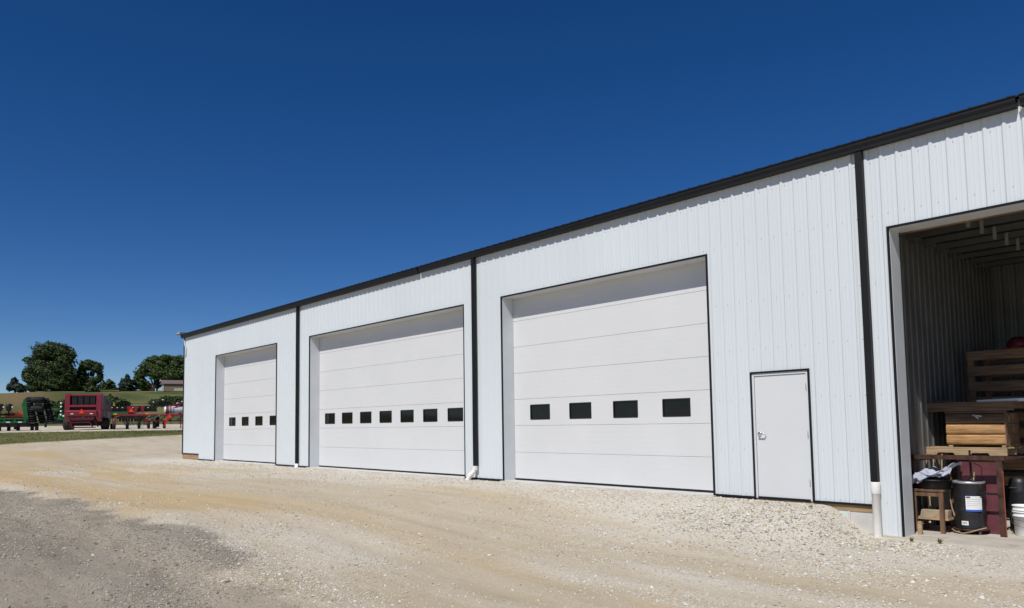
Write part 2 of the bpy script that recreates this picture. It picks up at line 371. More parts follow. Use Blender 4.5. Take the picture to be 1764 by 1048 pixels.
    g = mix(rng_(gf, .4, .7, 0, .6), g, (.155, .135, .065))
    g = mix(math_('MULTIPLY', s2.outputs[1], .8), g, (.035, .060, .016))
    g = mix(math_('MULTIPLY', s2.outputs[0], rng_(gf, .2, .6, .55, 1)), g, mix(gn, (.21, .145, .075), (.15, .115, .055)))
    gr = soften(s1.outputs[0], .8)
    c = mix(gr, c, g)
    L.new(c, b.inputs['Base Color'])
    hh = math_('ADD', math_('ADD', math_('MULTIPLY', fine, .5), math_('MULTIPLY', mid, 1.6)), math_('ADD', math_('MULTIPLY', vf, .3), math_('ADD', math_('MULTIPLY', isst, math_('MULTIPLY', math_('SUBTRACT', .5, vo.outputs['Distance']), 1.2)), math_('MULTIPLY', isst2, math_('MULTIPLY', math_('SUBTRACT', .5, vo2.outputs['Distance']), .7)))))
    bp = N.new('ShaderNodeBump'); bp.inputs['Strength'].default_value = .75; bp.inputs['Distance'].default_value = .022
    L.new(hh, bp.inputs['Height']); L.new(bp.outputs['Normal'], b.inputs['Normal'])
    return m
go = np_mesh('ground', V, Fq, [ground_mat()], True, {'zones': Z, 'zones2': Z2}); link(go); tag(go, kind='structure')

# ------------------------------------------------------------------ loose stones and grass (nobody could count them)
def stones(n):
    q = rng.random(n)
    d = 4.2 * (34 / 4.2) ** (q ** .8); ang = rng.uniform(-.62, .64, n)
    x = CAM[0] + d * (FW[0] * np.cos(ang) + RT[0] * np.sin(ang)); y = CAM[1] + d * (FW[1] * np.cos(ang) + RT[1] * np.sin(ang))
    D, l = DB(x, y); U = l / D * F + 882
    g, r, s, sa = zones(x, y, D, U)
    clump = vnoise(x * .6, y, 1.3, 41)
    heap = np.exp(-((x + 1.6) / 2.4) ** 2 - ((y + 1.1) / 1.7) ** 2)
    bank = 1.5 * np.exp(-((y + 7.95) / .38) ** 2) * sst(-x, 2, 5) + 1.3 * np.exp(-((x + 3.2) / 1.5) ** 2 - ((y + 8.5) / 1.1) ** 2)
    prob = np.clip((.22 + .4 * s + .4 * bank + .9 * heap + .25 * r) * (1 - .7 * sa) * (1 - .75 * tracks(x, y)) * (.2 + 1.4 * clump ** 2), 0, 1)
    keep = (rng.random(n) < prob) & (y < -.06) & (x > -31) & ((x < -.6) | (y < -.25))
    x, y, d, s, r = x[keep], y[keep], d[keep], s[keep], r[keep]; n = len(x)
    sz = np.clip(np.exp(rng.normal(-5.15, .45, n)), .003, .024) * (.8 + d / 22) * (1 + .45 * heap[keep])
    base = np.array([(1,0,0),(-1,0,0),(0,1,0),(0,-1,0),(0,0,1),(0,0,-1)], float)
    P = base[None] * rng.uniform(.6, 1.25, (n, 6, 1)) + rng.normal(0, .22, (n, 6, 3))
    P[:, :, 2] *= .62
    a = rng.uniform(0, 6.28, n); ca, sa_ = np.cos(a)[:, None], np.sin(a)[:, None]
    X = P[:, :, 0] * ca - P[:, :, 1] * sa_; Y = P[:, :, 0] * sa_ + P[:, :, 1] * ca
    P = np.stack([X, Y, P[:, :, 2]], 2) * sz[:, None, None]
    z = height(x, y) + sz * .15
    P += np.stack([x, y, z], 1)[:, None]
    f = np.array([(0,2,4),(2,1,4),(1,3,4),(3,0,4),(2,0,5),(1,2,5),(3,1,5),(0,3,5)])
    Fs = (f[None] + 6 * np.arange(n)[:, None, None]).reshape(-1, 3)
    t = rng.random((n, 1)); warm = rng.random((n, 1))
    c = np.where(t < .5, np.array([[.48, .43, .355]]), np.array([[.63, .585, .51]])) * (.74 + .46 * rng.random((n, 1)))
    c = c * (1 - .25 * (warm > .85)) * np.where(warm > .88, np.array([[1.15, .95, .7]]), 1.0)
    c = c * (1 - .35 * r[:, None]) * (1 + .9 * (rng.random((n, 1)) - .62) * heap[keep][:, None])
    C4 = np.concatenate([np.clip(c, .03, .62), np.ones((n, 1))], 1)
    return P.reshape(-1, 3), Fs, np.repeat(C4, 6, 0)
sm = bpy.data.materials.new('loose_stone'); sm.use_nodes = True
vc = sm.node_tree.nodes.new('ShaderNodeVertexColor'); vc.layer_name = 'tint'
sm.node_tree.links.new(vc.outputs['Color'], sm.node_tree.nodes['Principled BSDF'].inputs['Base Color']); sm.node_tree.nodes['Principled BSDF'].inputs['Roughness'].default_value = .9
sm.node_tree.nodes['Principled BSDF'].inputs['Specular IOR Level'].default_value = .15
SV, SF, SC = stones(800000)
st_o = np_mesh('gravel_stones', SV, SF, [sm], False, {'tint': SC}); link(st_o)
tag(st_o, 'loose pale crushed stone scattered over the tan gravel yard', 'gravel', kind='stuff')

def blades(x, y, h, wd, per=3):
    n = len(x); z = height(x, y)
    a = rng.uniform(0, 6.28, n); lean = rng.normal(0, .35, (n, 2))
    px, py = np.cos(a) * wd, np.sin(a) * wd
    V = np.zeros((n, 3, 3)); V[:, 0] = np.stack([x - px, y - py, z - .01], 1); V[:, 1] = np.stack([x + px, y + py, z - .01], 1)
    V[:, 2] = np.stack([x + lean[:, 0] * h, y + lean[:, 1] * h, z + h], 1)
    return V.reshape(-1, 3), np.arange(3 * n).reshape(n, 3)
n = 15000; dd = rng.uniform(43.5, 56.5, n); uu = rng.uniform(-160, 380, n)
gx = CAM[0] + dd * FW[0] + (uu - 882) / F * dd * RT[0]; gy = CAM[1] + dd * FW[1] + (uu - 882) / F * dd * RT[1]
gz = zones(gx, gy, dd, uu)[0]; k = (rng.random(n) < gz)
k2 = (gx < -31.5) | (gy < -.5)
GV, GF = blades(gx[k & k2], gy[k & k2], rng.uniform(.02, .07, (k & k2).sum()), .03)
grass_m = leaf_mat('mown_grass', (.12, .14, .04), (.19, .19, .07), (.28, .245, .12))
g_o = np_mesh('grass', GV, GF, [grass_m]); link(g_o); tag(g_o, 'strip of short dry grass between the gravel yard and the parked farm machines', 'grass', kind='stuff')

# ------------------------------------------------------------------ the building
B = empty('metal_building', (-14, 0, 0))
tag(B, 'long white ribbed steel farm shop with black trim, three overhead doors and one open bay', 'building')
def part(mb, name, mats, parent=B, bevel=0):
    o = mb.build(name, mats, parent, bevel)
    if parent is B: o.location = (14, 0, 0)
    return o
EAVE = 5.44; XL, XR = -30.468, 6.4; YB = 14.0
D1 = (-26.646, -20.981, -.02, 4.2); D2 = (-18.479, -10.356, -.02, 4.2); D3 = (-8.915, -3.358, -.02, 4.2)
MD = (-2.54, -1.556, -.02, 2.04); BAY = (-.211, 5.5, -.434, 4.054); REC = .335
SPL = -.568
def rib_profile(a, b, r0, pitch=.2286, out=.019):
    pts = []; k = math.floor((a - r0) / pitch) - 1
    while r0 + k * pitch < b + pitch:
        c = r0 + k * pitch
        pts += [(c - .034, 0), (c - .013, out), (c + .013, out), (c + .034, 0)]
        # low stiffening swages between the main ribs
        for q in (.079, .150): pts += [(c + q - .014, 0), (c + q - .005, .0028), (c + q + .005, .0028), (c + q + .014, 0)]
        k += 1
    return pts
def interp(pts, x):
    for (a, ya), (b, yb) in zip(pts, pts[1:]):
        if a <= x <= b: return ya + (yb - ya) * ((x - a) / (b - a) if b > a else 0)
    return 0
def ribbed(mb, a, b, zlo, zhi, holes, r0, f):
    """f(along, out, z) -> point; zlo may be a function"""
    pts = rib_profile(a, b, r0)
    xs_ = sorted(set([a, b] + [p[0] for p in pts if a < p[0] < b] + [h for H in holes for h in H[:2] if a < h < b]))
    for x0, x1 in zip(xs_, xs_[1:]):
        if x1 - x0 < 1e-6: continue
        m = (x0 + x1) / 2; zl = zlo(m) if callable(zlo) else zlo
        spans = [(zl, zhi)]
        for H in holes:
            if H[0] < m < H[1]:
                new = []
                for s0, s1 in spans:
                    if H[2] > s0: new.append((s0, min(s1, H[2])))
                    if H[3] < s1: new.append((max(s0, H[3]), s1))
                spans = [q for q in new if q[1] - q[0] > .001]
        y0, y1 = interp(pts, x0), interp(pts, x1)
        for s0, s1 in spans:
            mb.add([f(x0, y0, s0), f(x1, y1, s0), f(x1, y1, s1), f(x0, y0, s1)], [(0, 1, 2, 3)])
holes = [(D1[0], D1[1], -1, D1[3]), (D2[0], D2[1], -1, D2[3]), (D3[0], D3[1], -1, D3[3]), (MD[0], MD[1], -1, MD[3]), (BAY[0], BAY[1], -1, BAY[3])]
def zbot(x):
    if x < -28.48: return .215
    return .0 if x < SPL else -.44
mb = MB(); ribbed(mb, XL, XR, zbot, EAVE, holes, -3.247, lambda a, o, z: (a, -o, z))
mb.mat(1)
k = 0
for i in range(-119, 43):
    x = -3.247 + i * .2286 + .062
    if not XL + .05 < x < XR - .05: continue
    for z in (.035, .79, 1.615, 2.455, 3.27, 4.29, 5.10):
        if any(H[0] - .04 < x < H[1] + .04 and z < H[3] + .03 for H in holes): continue
        if z < zbot(x) + .03: continue
        mb.box(x - .0045, x + .0045, -.006, 0, z - .0045, z + .0045)
part(mb, 'front_wall', [WALL, SCREWW])
# wall ends, back, roof
mb = MB(); ribbed(mb, 0.0, YB, -.3, EAVE, [], .1, lambda a, o, z: (XL - o, a, z))
for y0, y1, zt in ((0, YB / 2, 1), (YB / 2, YB, -1)):
    pass
mb.add([(XL, 0, EAVE), (XL, YB, EAVE), (XL, YB / 2, EAVE + 1.75)], [(0, 1, 2)])
part(mb, 'end_wall', WALL)
mb = MB(); ribbed(mb, 0.0, YB, -.6, EAVE, [], .1, lambda a, o, z: (XR + o, a, z)); mb.add([(XR, 0, EAVE), (XR, YB, EAVE), (XR, YB / 2, EAVE + 1.75)], [(0, 1, 2)])
part(mb, 'end_wall', WALL)
mb = MB(); ribbed(mb, XL, XR, -.5, EAVE, [], -3.247, lambda a, o, z: (a, YB + o, z)); part(mb, 'back_wall', WALL)
mb = MB()
pts = rib_profile(XL - .1, XR + .1, -3.16, .2286, .021); pts = [p for p in pts if XL - .1 < p[0] < XR + .1]; pts = [(XL - .1, 0)] + pts + [(XR + .1, 0)]
for (a, ya), (b, yb) in zip(pts, pts[1:]):
    if b - a < 1e-6: continue
    e, rdg = EAVE + .028, EAVE + .028 + 1.75
    mb.add([(a, -.085, e + ya), (b, -.085, e + yb), (b, YB / 2, rdg + yb), (a, YB / 2, rdg + ya), (a, YB + .085, e + ya), (b, YB + .085, e + yb)], [(0, 1, 2, 3), (3, 2, 5, 4)])
    mb.add([(a, -.085, e + ya), (b, -.085, e + yb), (b, -.085, e - .02), (a, -.085, e - .02)], [(0, 3, 2, 1)])
part(mb, 'roof', CHAR)
# gutter: K-style trough, two lengths with an open joint
def gutter(mb, a, b, dz=0.0):
    prof = [(-.027, 5.47), (-.027, 5.304), (-.120, 5.301), (-.123, 5.34), (-.137, 5.37), (-.144, 5.39), (-.146, 5.432), (-.160, 5.438), (-.160, 5.452), (-.142, 5.452), (-.139, 5.42), (-.115, 5.345), (-.112, 5.312), (-.034, 5.316), (-.034, 5.47)]
    mb.prism([(y, z + dz) for y, z in prof], a, b, 'x')
mb = MB(); gutter(mb, XL - .1, -12.17, -.012); gutter(mb, -12.115, 1.505); gutter(mb, 1.55, XR + .1)
mb.box(-12.22, -12.02, -.031, -.027, 5.31, 5.47)
part(mb, 'gutter', CHAR)
mb = MB(); mb.box(XL - .012, XL + .055, -.030, .06, .17, EAVE - .14); part(mb, 'corner_trim', BLACK)
mb = MB(); mb.box(XR - .05, XR + .012, -.03, .06, -.45, EAVE - .14); part(mb, 'corner_trim', BLACK)
mb = MB()
def base_trim(x0, x1, z):
    mb = MB(); mb.box(x0, x1, -.026, -.001, z - .035, z); part(mb, 'base_trim', BLACK)
base_trim(XL + .056, -28.48, .21)
for a, b in ((-28.47, D1[0] - .031), (D1[1] + .031, D2[0] - .031), (D2[1] + .031, D3[0] - .031), (D3[1] + .031, MD[0] - .031), (MD[1] + .031, SPL + .02)): base_trim(a, b, .0)
mb = MB(); mb.box(XL + .01, -28.482, .002, .04, -.12, .175); part(mb, 'skirt_board', TIMBERB)
mb = MB(); mb.box(MD[0], SPL + .03, .004, .045, -.125, -.034)
part(mb, 'skirt_board', TIMBER)
mb = MB(); mb.box(-2.5, -1.03, .012, .05, -.5, -.126); part(mb, 'foundation_board', FOAM)
mb = MB(); mb.box(-1.025, -.995, .006, .055, -.5, -.126); mb.box(-.994, -.59, .016, .05, -.5, -.126); part(mb, 'foundation_block', SILL)
mb = MB(); mb.box(SPL - .014, SPL + .012, -.004, .06, -.46, -.036); part(mb, 'wall_end_trim', WALL)
def opening(H, zb, sill=True, soffit=TRIMG, name='opening_trim'):
    a, b, _, t = H
    mb = MB(); mb.box(a - .03, a, -.028, .004, zb, t + .03); mb.box(b, b + .03, -.028, .004, zb, t + .03); mb.box(a, b, -.028, .004, t, t + .03)
    part(mb, name, BLACK)
    mb = MB(); mb.box(a - .02, a + .004, .005, REC - .002, zb, t - .0); mb.box(b - .004, b + .02, .005, REC - .002, zb, t); mb.box(a + .0045, b - .0045, .005, REC + .06, t - .006, t + .02)
    part(mb, 'door_jamb', soffit)
    if sill:
        mb = MB(); mb.box(a - .05, b + .05, -.10, 1.2, -.5, -.03); part(mb, 'door_sill', SILL)
S = .6096
def overhead(H, wins, wz=(1.352, 1.696)):
    a, b, _, t = H
    a += .006; b -= .006
    # sections, each with a rounded meeting edge, windows cut out of the third
    d = MB()
    for k in range(7):
        z0, z1 = k * S + (.012 if k == 0 else .002), (k + 1) * S - .002
        y0 = REC; sp = [(z0, z1, None)]
        if k == 2:
            xsn = [a] + [q for w_ in wins for q in w_] + [b]
            for i in range(0, len(xsn), 2): d.box(xsn[i], xsn[i + 1], y0, y0 + .045, z0 + .004, z1 - .004)
            for w_ in wins:
                d.box(w_[0], w_[1], y0, y0 + .045, z0 + .004, wz[0]); d.box(w_[0], w_[1], y0, y0 + .045, wz[1], z1 - .004)
        else: d.box(a, b, y0, y0 + .045, z0 + .004, z1 - .004)
        d.prism([(y0 + .006, z0), (y0 + .04, z0), (y0 + .04, z0 + .004), (y0, z0 + .004)], a, b, 'x')
        d.prism([(y0, z1 - .004), (y0 + .04, z1 - .004), (y0 + .04, z1), (y0 + .006, z1)], a, b, 'x')
    d.mat(1).box(a, b, REC + .0455, REC + .05, 0, 7 * S)
    o = part(d, 'overhead_door', [DOORW, SCREWW])
    sl_ = MB(); sl_.box(a, b, REC + .002, REC + .05, -.028, .011); sl_.build('weather_seal', RUBBER, o)
    for (x0, x1) in wins:
        wm = MB(); z0, z1 = wz; y = REC - .006
        f_ = .022
        c_ = .02
        # rounded black frame ring
        def rr(x0, x1, z0, z1, r, n=4):
            out = []
            for cx, cz, s in ((x1 - r, z0 + r, -90), (x1 - r, z1 - r, 0), (x0 + r, z1 - r, 90), (x0 + r, z0 + r, 180)):
                for i in range(n + 1):
                    g = R(s + 90 * i / n); out.append((cx + r * math.cos(g), cz + r * math.sin(g)))
            return out
        A = rr(x0, x1, z0, z1, .028); Bq = rr(x0 + f_, x1 - f_, z0 + f_, z1 - f_, .015); nn = len(A)
        vs = [(p[0], y, p[1]) for p in A] + [(p[0], y, p[1]) for p in Bq] + [(p[0], REC + .03, p[1]) for p in A] + [(p[0], REC + .012, p[1]) for p in Bq]
        fs = []
        for i in range(nn):
            j = (i + 1) % nn
            fs += [(i, j, nn + j, nn + i), (i, 2*nn + i, 2*nn + j, j), (nn + i, nn + j, 3*nn + j, 3*nn + i)]
        wm.add(vs, fs)
        wo = wm.build('door_window', [PLASB, GLASSD], o)
        wm2 = MB()
        # the pane belongs to this window's mesh
        pane = [(p[0], REC + .0125, p[1]) for p in Bq]
        me = wo.data
        bm_v = [tuple(v.co) for v in me.vertices] + pane
        bm_f = [tuple(p.vertices) for p in me.polygons] + [tuple(range(len(me.vertices), len(me.vertices) + nn))]
        me.clear_geometry(); me.from_pydata(bm_v, [], bm_f)
        me.polygons[len(bm_f) - 1].material_index = 1; me.update()
    return o
opening(D1, -.03); opening(D2, -.03); opening(D3, -.03)
d1 = overhead(D1, [(-26.064 + 1.268 * i, -25.416 + 1.268 * i) for i in range(4)]); d1['label'] = 'narrow white overhead door with four windows, nearest the far corner'
d2 = overhead(D2, [(-18.077 + 1.0967 * i, -17.429 + 1.0967 * i) for i in range(7)]); d2['label'] = 'wide white overhead door with seven windows'
d3 = overhead(D3, [(-8.372 + 1.236 * i, -7.733 + 1.236 * i) for i in range(4)]); d3['label'] = 'white overhead door with four windows beside the entry door'
opening(BAY, -.44, False)
# entry door
mb = MB(); a, b, _, t = MD
mb.box(a - .028, a, -.030, .004, -.035, t + .03); mb.box(b, b + .028, -.030, .004, -.035, t + .03); mb.box(a, b, -.030, .004, t, t + .03); part(mb, 'opening_trim', BLACK)
mb = MB(); mb.box(a + .001, a + .035, -.012, .10, -.02, t - .001); mb.box(b - .035, b - .001, -.012, .10, -.02, t - .001); mb.box(a + .036, b - .036, -.012, .10, t - .040, t - .001); part(mb, 'entry_door_frame', PLAINW)
mb = MB(); mb.box(a + .04, b - .04, .004, .05, .005, t - .044); ed = part(mb, 'entry_door', PLAINW, bevel=.002)
mb = MB(); mb.box(a + .036, b - .036, -.015, .06, -.03, .004); mb.build('threshold', BLACK, ed)
mb = MB(); hx, hz_ = -2.437, 1.033
mb.lathe([(.0, -.018), (.030, -.016), (.036, -.004), (.036, .004)], 20, (hx, 0, hz_), 'y')
mb.tube([(hx, 0, hz_), (hx, -.062, hz_)], .011, 10); mb.tube([(hx - .005, -.062, hz_), (hx + .10, -.062, hz_), (hx + .112, -.055, hz_), (hx + .114, -.02, hz_)], .0095, 10)
mb.build('handle', CHROME, ed)
for z in (.26, 1.02, 1.775):
    mb = MB(); mb.lathe([(.0, -.057), (.008, -.057), (.008, .057), (0, .057)], 10, (b - .037, -.006, z)); mb.build('hinge', SCREW, ed)
# downspouts
def downspout(x, zb, pipe):
    mb = MB(); w_ = .052
    bow = [(5.33, 0), (4.2, .0), (2.6, .004), (1.2, 0), (zb, .003)]
    for (za_, oa), (zb_, ob) in zip(bow, bow[1:]):
        mb.prism([(x - w_ + oa, za_), (x + w_ + oa, za_), (x + w_ + ob, zb_), (x - w_ + ob, zb_)], -.105, -.030, 'y')
    for q in (-.02, .02): mb.box(x + q - .006, x + q + .006, -.109, -.104, zb + .02, 5.29)
    o = part(mb, 'downspout', CHAR)
    for z in (1.5, 3.4):
        pass
    p = MB()
    if pipe == 'straight':
        p.lathe([(.058, -.62), (.058, .16), (.064, .165), (.066, .17), (.066, .325), (.062, .335), (.055, .335), (.054, .2)], 28, (x + .01, -.085, 0))
    elif pipe == 'elbow':
        c = (x, -.085)
        p.tube([(c[0], c[1], .275), (c[0], c[1], .20), (c[0] - .015, c[1] - .02, .15), (c[0] - .08, c[1] - .09, .05), (c[0] - .115, c[1] - .12, -.02), (c[0] - .13, c[1] - .13, -.12)], [.056, .056, .054, .054, .054, .054], 20)
        p.tube([(c[0], c[1], .28), (c[0], c[1], .19)], .063, 20)
        p.tube([(c[0] - .05, c[1] - .06, .10), (c[0] - .09, c[1] - .098, .035)], .062, 20)
        p.tube([(c[0] - .118, c[1] - .122, -.03), (c[0] - .132, c[1] - .132, -.10)], .061, 20)
    else:
        p.lathe([(.06, -.3), (.06, .07), (.052, .07), (.05, .03)], 20, (x, -.075, 0))
    p.build('drain_pipe', PVC, o)
downspout(-19.254, .06, 'stub'); downspout(-9.879, .272, 'elbow'); downspout(SPL, .33, 'straight')
# yard lamp on the far corner and a conduit below it
mb = MB(); mb.tube([(XL - .0, .05, 5.53), (XL - .4, .05, 5.58), (XL - .72, .05, 5.60)], .025, 8)
lp = part(mb, 'yard_lamp', SCREW)
mb = MB(); mb.lathe([(.0, .10), (.05, .09), (.06, .04), (.14, .01), (.16, -.05), (.13, -.07), (0, -.08)], 16, (XL - .85, .05, 5.59)); mb.build('lamp_head', SCREWW, lp)
mb = MB(); mb.tube([(XL + .12, -.05, 5.2), (XL + .15, -.045, 5.0), (XL + .28, -.04, 4.85), (XL + .28, -.04, 4.5), (XL + .2, -.035, 4.4)], .02, 8); part(mb, 'conduit', TRIMG)
# open bay interior
BX0, BY1, CZ = -.62, 6.1, 4.34
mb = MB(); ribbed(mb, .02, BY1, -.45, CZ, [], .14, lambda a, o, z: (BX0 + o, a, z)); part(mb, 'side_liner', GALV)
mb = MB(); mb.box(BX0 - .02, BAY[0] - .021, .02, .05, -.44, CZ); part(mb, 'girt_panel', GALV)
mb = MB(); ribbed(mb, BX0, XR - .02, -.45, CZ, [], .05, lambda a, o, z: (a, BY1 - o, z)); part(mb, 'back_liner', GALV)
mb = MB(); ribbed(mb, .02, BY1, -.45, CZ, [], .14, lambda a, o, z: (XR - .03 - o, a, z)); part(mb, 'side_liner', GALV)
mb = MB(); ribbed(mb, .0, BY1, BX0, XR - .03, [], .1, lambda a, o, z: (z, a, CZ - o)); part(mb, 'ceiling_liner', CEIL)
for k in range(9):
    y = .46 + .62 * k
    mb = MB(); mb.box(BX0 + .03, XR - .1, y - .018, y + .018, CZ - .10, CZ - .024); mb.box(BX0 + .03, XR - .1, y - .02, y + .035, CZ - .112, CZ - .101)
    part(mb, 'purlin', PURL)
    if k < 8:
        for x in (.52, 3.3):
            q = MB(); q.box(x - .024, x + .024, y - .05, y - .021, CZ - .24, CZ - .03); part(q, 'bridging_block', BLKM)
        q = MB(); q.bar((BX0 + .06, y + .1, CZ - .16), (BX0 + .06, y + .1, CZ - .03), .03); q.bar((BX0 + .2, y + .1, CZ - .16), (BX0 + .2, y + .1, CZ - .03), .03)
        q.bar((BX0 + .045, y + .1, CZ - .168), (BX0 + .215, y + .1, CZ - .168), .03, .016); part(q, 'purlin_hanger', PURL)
mb = MB(); mb.box(BAY[0] + .01, XR - .1, REC + .07, REC + .11, BAY[3] - .02, CZ); part(mb, 'door_header', WOODD)
mb = MB(); mb.box(XL + .1, BX0 - .1, 1.3, YB - .2, -.3, -.05); part(mb, 'shop_floor', SILL)
# floor slab of the open bay
mb = MB(); mb.box(-.7, XR, -.06, BY1 + .1, -.8, -.434); fl = mb.build('concrete_floor', CONC); tag(fl, kind='structure')
ZF = -.434

# ------------------------------------------------------------------ things in the open bay
# steel rack frame
rk = empty('steel_rack', (.198, 1.0, ZF)); tag(rk, 'rusty brown steel rack frame carrying the pallet behind the black drum', 'rack')
def rp(mb, name, m, bevel=0): return mb.build(name, m, rk, bevel)
H = .70 - ZF
for x, y in ((-.60, -.12), (.58, -.12), (-.72, 2.05), (.58, 2.05)):
    mb = MB(); mb.box(x - .038, x + .038, y - .025, y + .025, 0, H - .061); rp(mb, 'post', RUST)
mb = MB(); mb.box(-.66, .65, -.15, -.09, H - .06, H); rp(mb, 'beam', RUST)
for y in (1.15, 2.05):
    mb = MB(); mb.box(-.76, .65, y - .03, y + .03, H - .11, H - .05); rp(mb, 'beam', RUST)
for x in (-.60, .58):
    mb = MB(); mb.box(x - .025, x + .025, -.088, 1.118, H - .105, H - .055); rp(mb, 'beam', RUST)
mb = MB(); mb.box(.20, .54, -.13, -.11, .58, .61); rp(mb, 'cross_bar', MBLACK)
mb = MB(); mb.box(.619, .627, -.146, -.138, .02, .93); rp(mb, 'orange_edge_strip', mat('faded_orange_paint', (.30, .06, .03), .6))
# maroon panel standing behind the drum
mb = MB(); mb.box(-.26, .26, -.02, .02, 0, 1.03); mb.box(-.26, .26, -.026, -.02, .0, .04)
mp_ = mb.build('maroon_sheet', MAROON, bevel=.004); mp_.location = (.441, 1.12, ZF); mp_.rotation_euler = (R(-3), 0, R(-2)); tag(mp_, 'maroon painted steel panel standing upright behind the black drum', 'panel')
# pallet on the rack
def pallet(name, loc, L_, W_, label, rz=0):
    p = empty(name, loc, rz); tag(p, label, 'pallet')
    for k in range(6):
        mb = MB(); x = -W_ / 2 + .045 + k * (W_ - .09) / 5; mb.box(-L_ / 2, L_ / 2, x - .042, x + .042, .095, .115); mb.build('deck_board', WOODP, p, .002)
    for y in (-W_ / 2 + .02, 0, W_ / 2 - .02):
        mb = MB(); s0 = L_ / 2
        # notched stringer
        mb.prism([(-s0, 0), (-s0 * .62, 0), (-s0 * .58, .035), (-s0 * .22, .035), (-s0 * .18, 0), (s0 * .18, 0), (s0 * .22, .035), (s0 * .58, .035), (s0 * .62, 0), (s0, 0), (s0, .094), (-s0, .094)], y - .019, y + .019, 'y')
        mb.build('stringer', WOODP, p)
    return p
pal = pallet('wooden_pallet', (-.09, 2.63, .652), 1.15, .95, 'pale wooden pallet lying on the rusty rack under the pine crate', R(1)); pal.scale = (1.087,) * 3
# pine crate with rounded log-like boards
cr = empty('pine_crate', (.063, 2.696, .779), R(2)); cr.scale = (1.087,) * 3; tag(cr, 'honey pine crate with rounded board fronts sitting on the pallet', 'crate')
for k in range(3):
    mb = MB(); z0 = .035 + k * .155; c = WOODL if k < 2 else WOODD  # top front board in darker wood: its shade is put into the colour
    prof = [(-.40 + .015, z0), (-.42 + .004, z0 + .012), (-.425, z0 + .03), (-.427, z0 + .08), (-.423, z0 + .12), (-.408, z0 + .142), (-.385, z0 + .152), (-.345, z0 + .152), (-.345, z0)]
    mb.prism(prof, -.385, .385, 'x'); mb.build('front_board', c, cr)
    for sx in (-1, 1):
        mb = MB(); mb.box(*( (-.385, -.36) if sx < 0 else (.36, .385)), -.344, .40, z0, z0 + .15); mb.build('side_board', WOODD, cr)
    mb = MB(); mb.box(-.359, .359, .375, .40, z0, z0 + .15); mb.build('back_board', WOODD, cr)
for x in (-.34, .36):
    mb = MB(); mb.box(x - .03, x + .03, -.40, .38, -.0, .034); mb.build('runner', WOODP, cr)
mb = MB(); mb.box(-.395, .405, -.43, -.345, .505, .525); mb.box(.386, .400, -.43, -.30, .03, .50); mb.build('corner_board', WOODD, cr)
for (y, z) in ((-.2, .42), (.0, .28), (.0, .45), (-.22, .10)):
    mb = MB(); mb.box(.3855, .387, y, y + .09, z - .05, z + .04); mb.build('paper_label', TANP, cr)
mb = MB(); mb.bar((-.02, -.4285, .47), (.10, -.4285, .455), .012, .02); mb.bar((.0, -.4285, .475), (.06, -.4285, .42), .012, .02); mb.build('tape', LABW, cr)
# second wider crate that carries the boards above
sh = empty('board_shelf', (-.025, 2.696, 1.358)); sh.scale = (1.087,) * 3; tag(sh, 'dark weathered plank shelf above the pine crate, with loose sheets on it', 'shelf')
mb = MB(); mb.box(-.60, .62, -.46, -.43, .0, .115); mb.build('front_plank', WOODD, sh)
mb = MB(); mb.box(-.62, .66, -.48, .45, .116, .135); mb.build('top_board', WOODD, sh)
for x in (-.585, .60):
    for y in (.34, .42):
        mb = MB(); mb.box(x - .02, x + .02, y - .03, y + .03, -.53, .115); mb.build('leg', WOODD, sh)
for x in (-.585, .60):
    mb = MB(); mb.box(x - .012, x + .012, -.37, .39, .03, .11); mb.build('end_plank', WOODD, sh)
mb = MB(); mb.box(-.31, .31, -.35, .35, 0, .022); mb.box(-.31, .31, -.355, -.35, -.012, .03); o = mb.build('metal_sheet', ALU); o.scale = (1.087,) * 3; o.location = (.449, 2.63, 1.507); o.rotation_euler = (0, R(-1), R(3)); tag(o, 'flat pale aluminium sheet lying on top of the plank shelf', 'sheet')
mb = MB(); mb.box(-.22, .3, -.25, .25, 0, .012); o = mb.build('thin_board', WOODP); o.scale = (1.087,) * 3; o.location = (.546, 2.729, 1.552); o.rotation_euler = (R(1), R(1.5), R(-8)); tag(o, 'thin grey board lying on the aluminium sheet', 'board')
mb = MB(); mb.tube([(-.34, 0, .012), (-.15, .03, .02), (.05, .0, .014), (.22, -.02, .03)], [.006, .010, .008, .004], 7); o = mb.build('stick', WOODP); o.scale = (1.087,) * 3; o.location = (-.271, 2.345, 1.50); o.rotation_euler = (0, R(4), R(-14)); tag(o, 'dry bent stick lying on the left end of the plank shelf', 'stick')
# tall slatted crate behind
tc_ = empty('slatted_crate', (.312, 3.99, ZF)); tc_.scale = (1.087, 1.087, .998); tag(tc_, 'tall slatted wooden crate standing in the dark behind the plank shelf', 'crate')
for y in (-.45, .45):
    for k in range(9):
        mb = MB(); z0 = 2.70 - k * .272; mb.box(-.62, .62, y - .011, y + .011, z0, z0 + .16); mb.build('slat', WOODD, tc_)
for x in (-.575, .575):
    for y in (-.405, .405):
        mb = MB(); mb.box(x - .045, x + .045, y - .033, y + .033, 0, 2.86); mb.build('corner_post', WOODD, tc_)
mb = MB(); mb.box(-.53, .53, -.37, .37, 0, .10); mb.build('crate_floor', WOODD, tc_)
mb = MB()
mb.lathe([(.0, .22), (.10, .21), (.17, .16), (.20, .08), (.205, 0), (0, 0)], 20, (0, 0, 0)); mb.box(-.06, .06, -.27, -.17, .0, .02)
mb.box(-.22, .22, -.22, .22, -.02, -.001)
o = mb.build('hard_hat', REDC); o.scale = (.84, .84, .84); o.location = (.43, 3.53, 2.434); tag(o, 'dark red rounded cap resting on the top slat of the tall crate', 'cap')
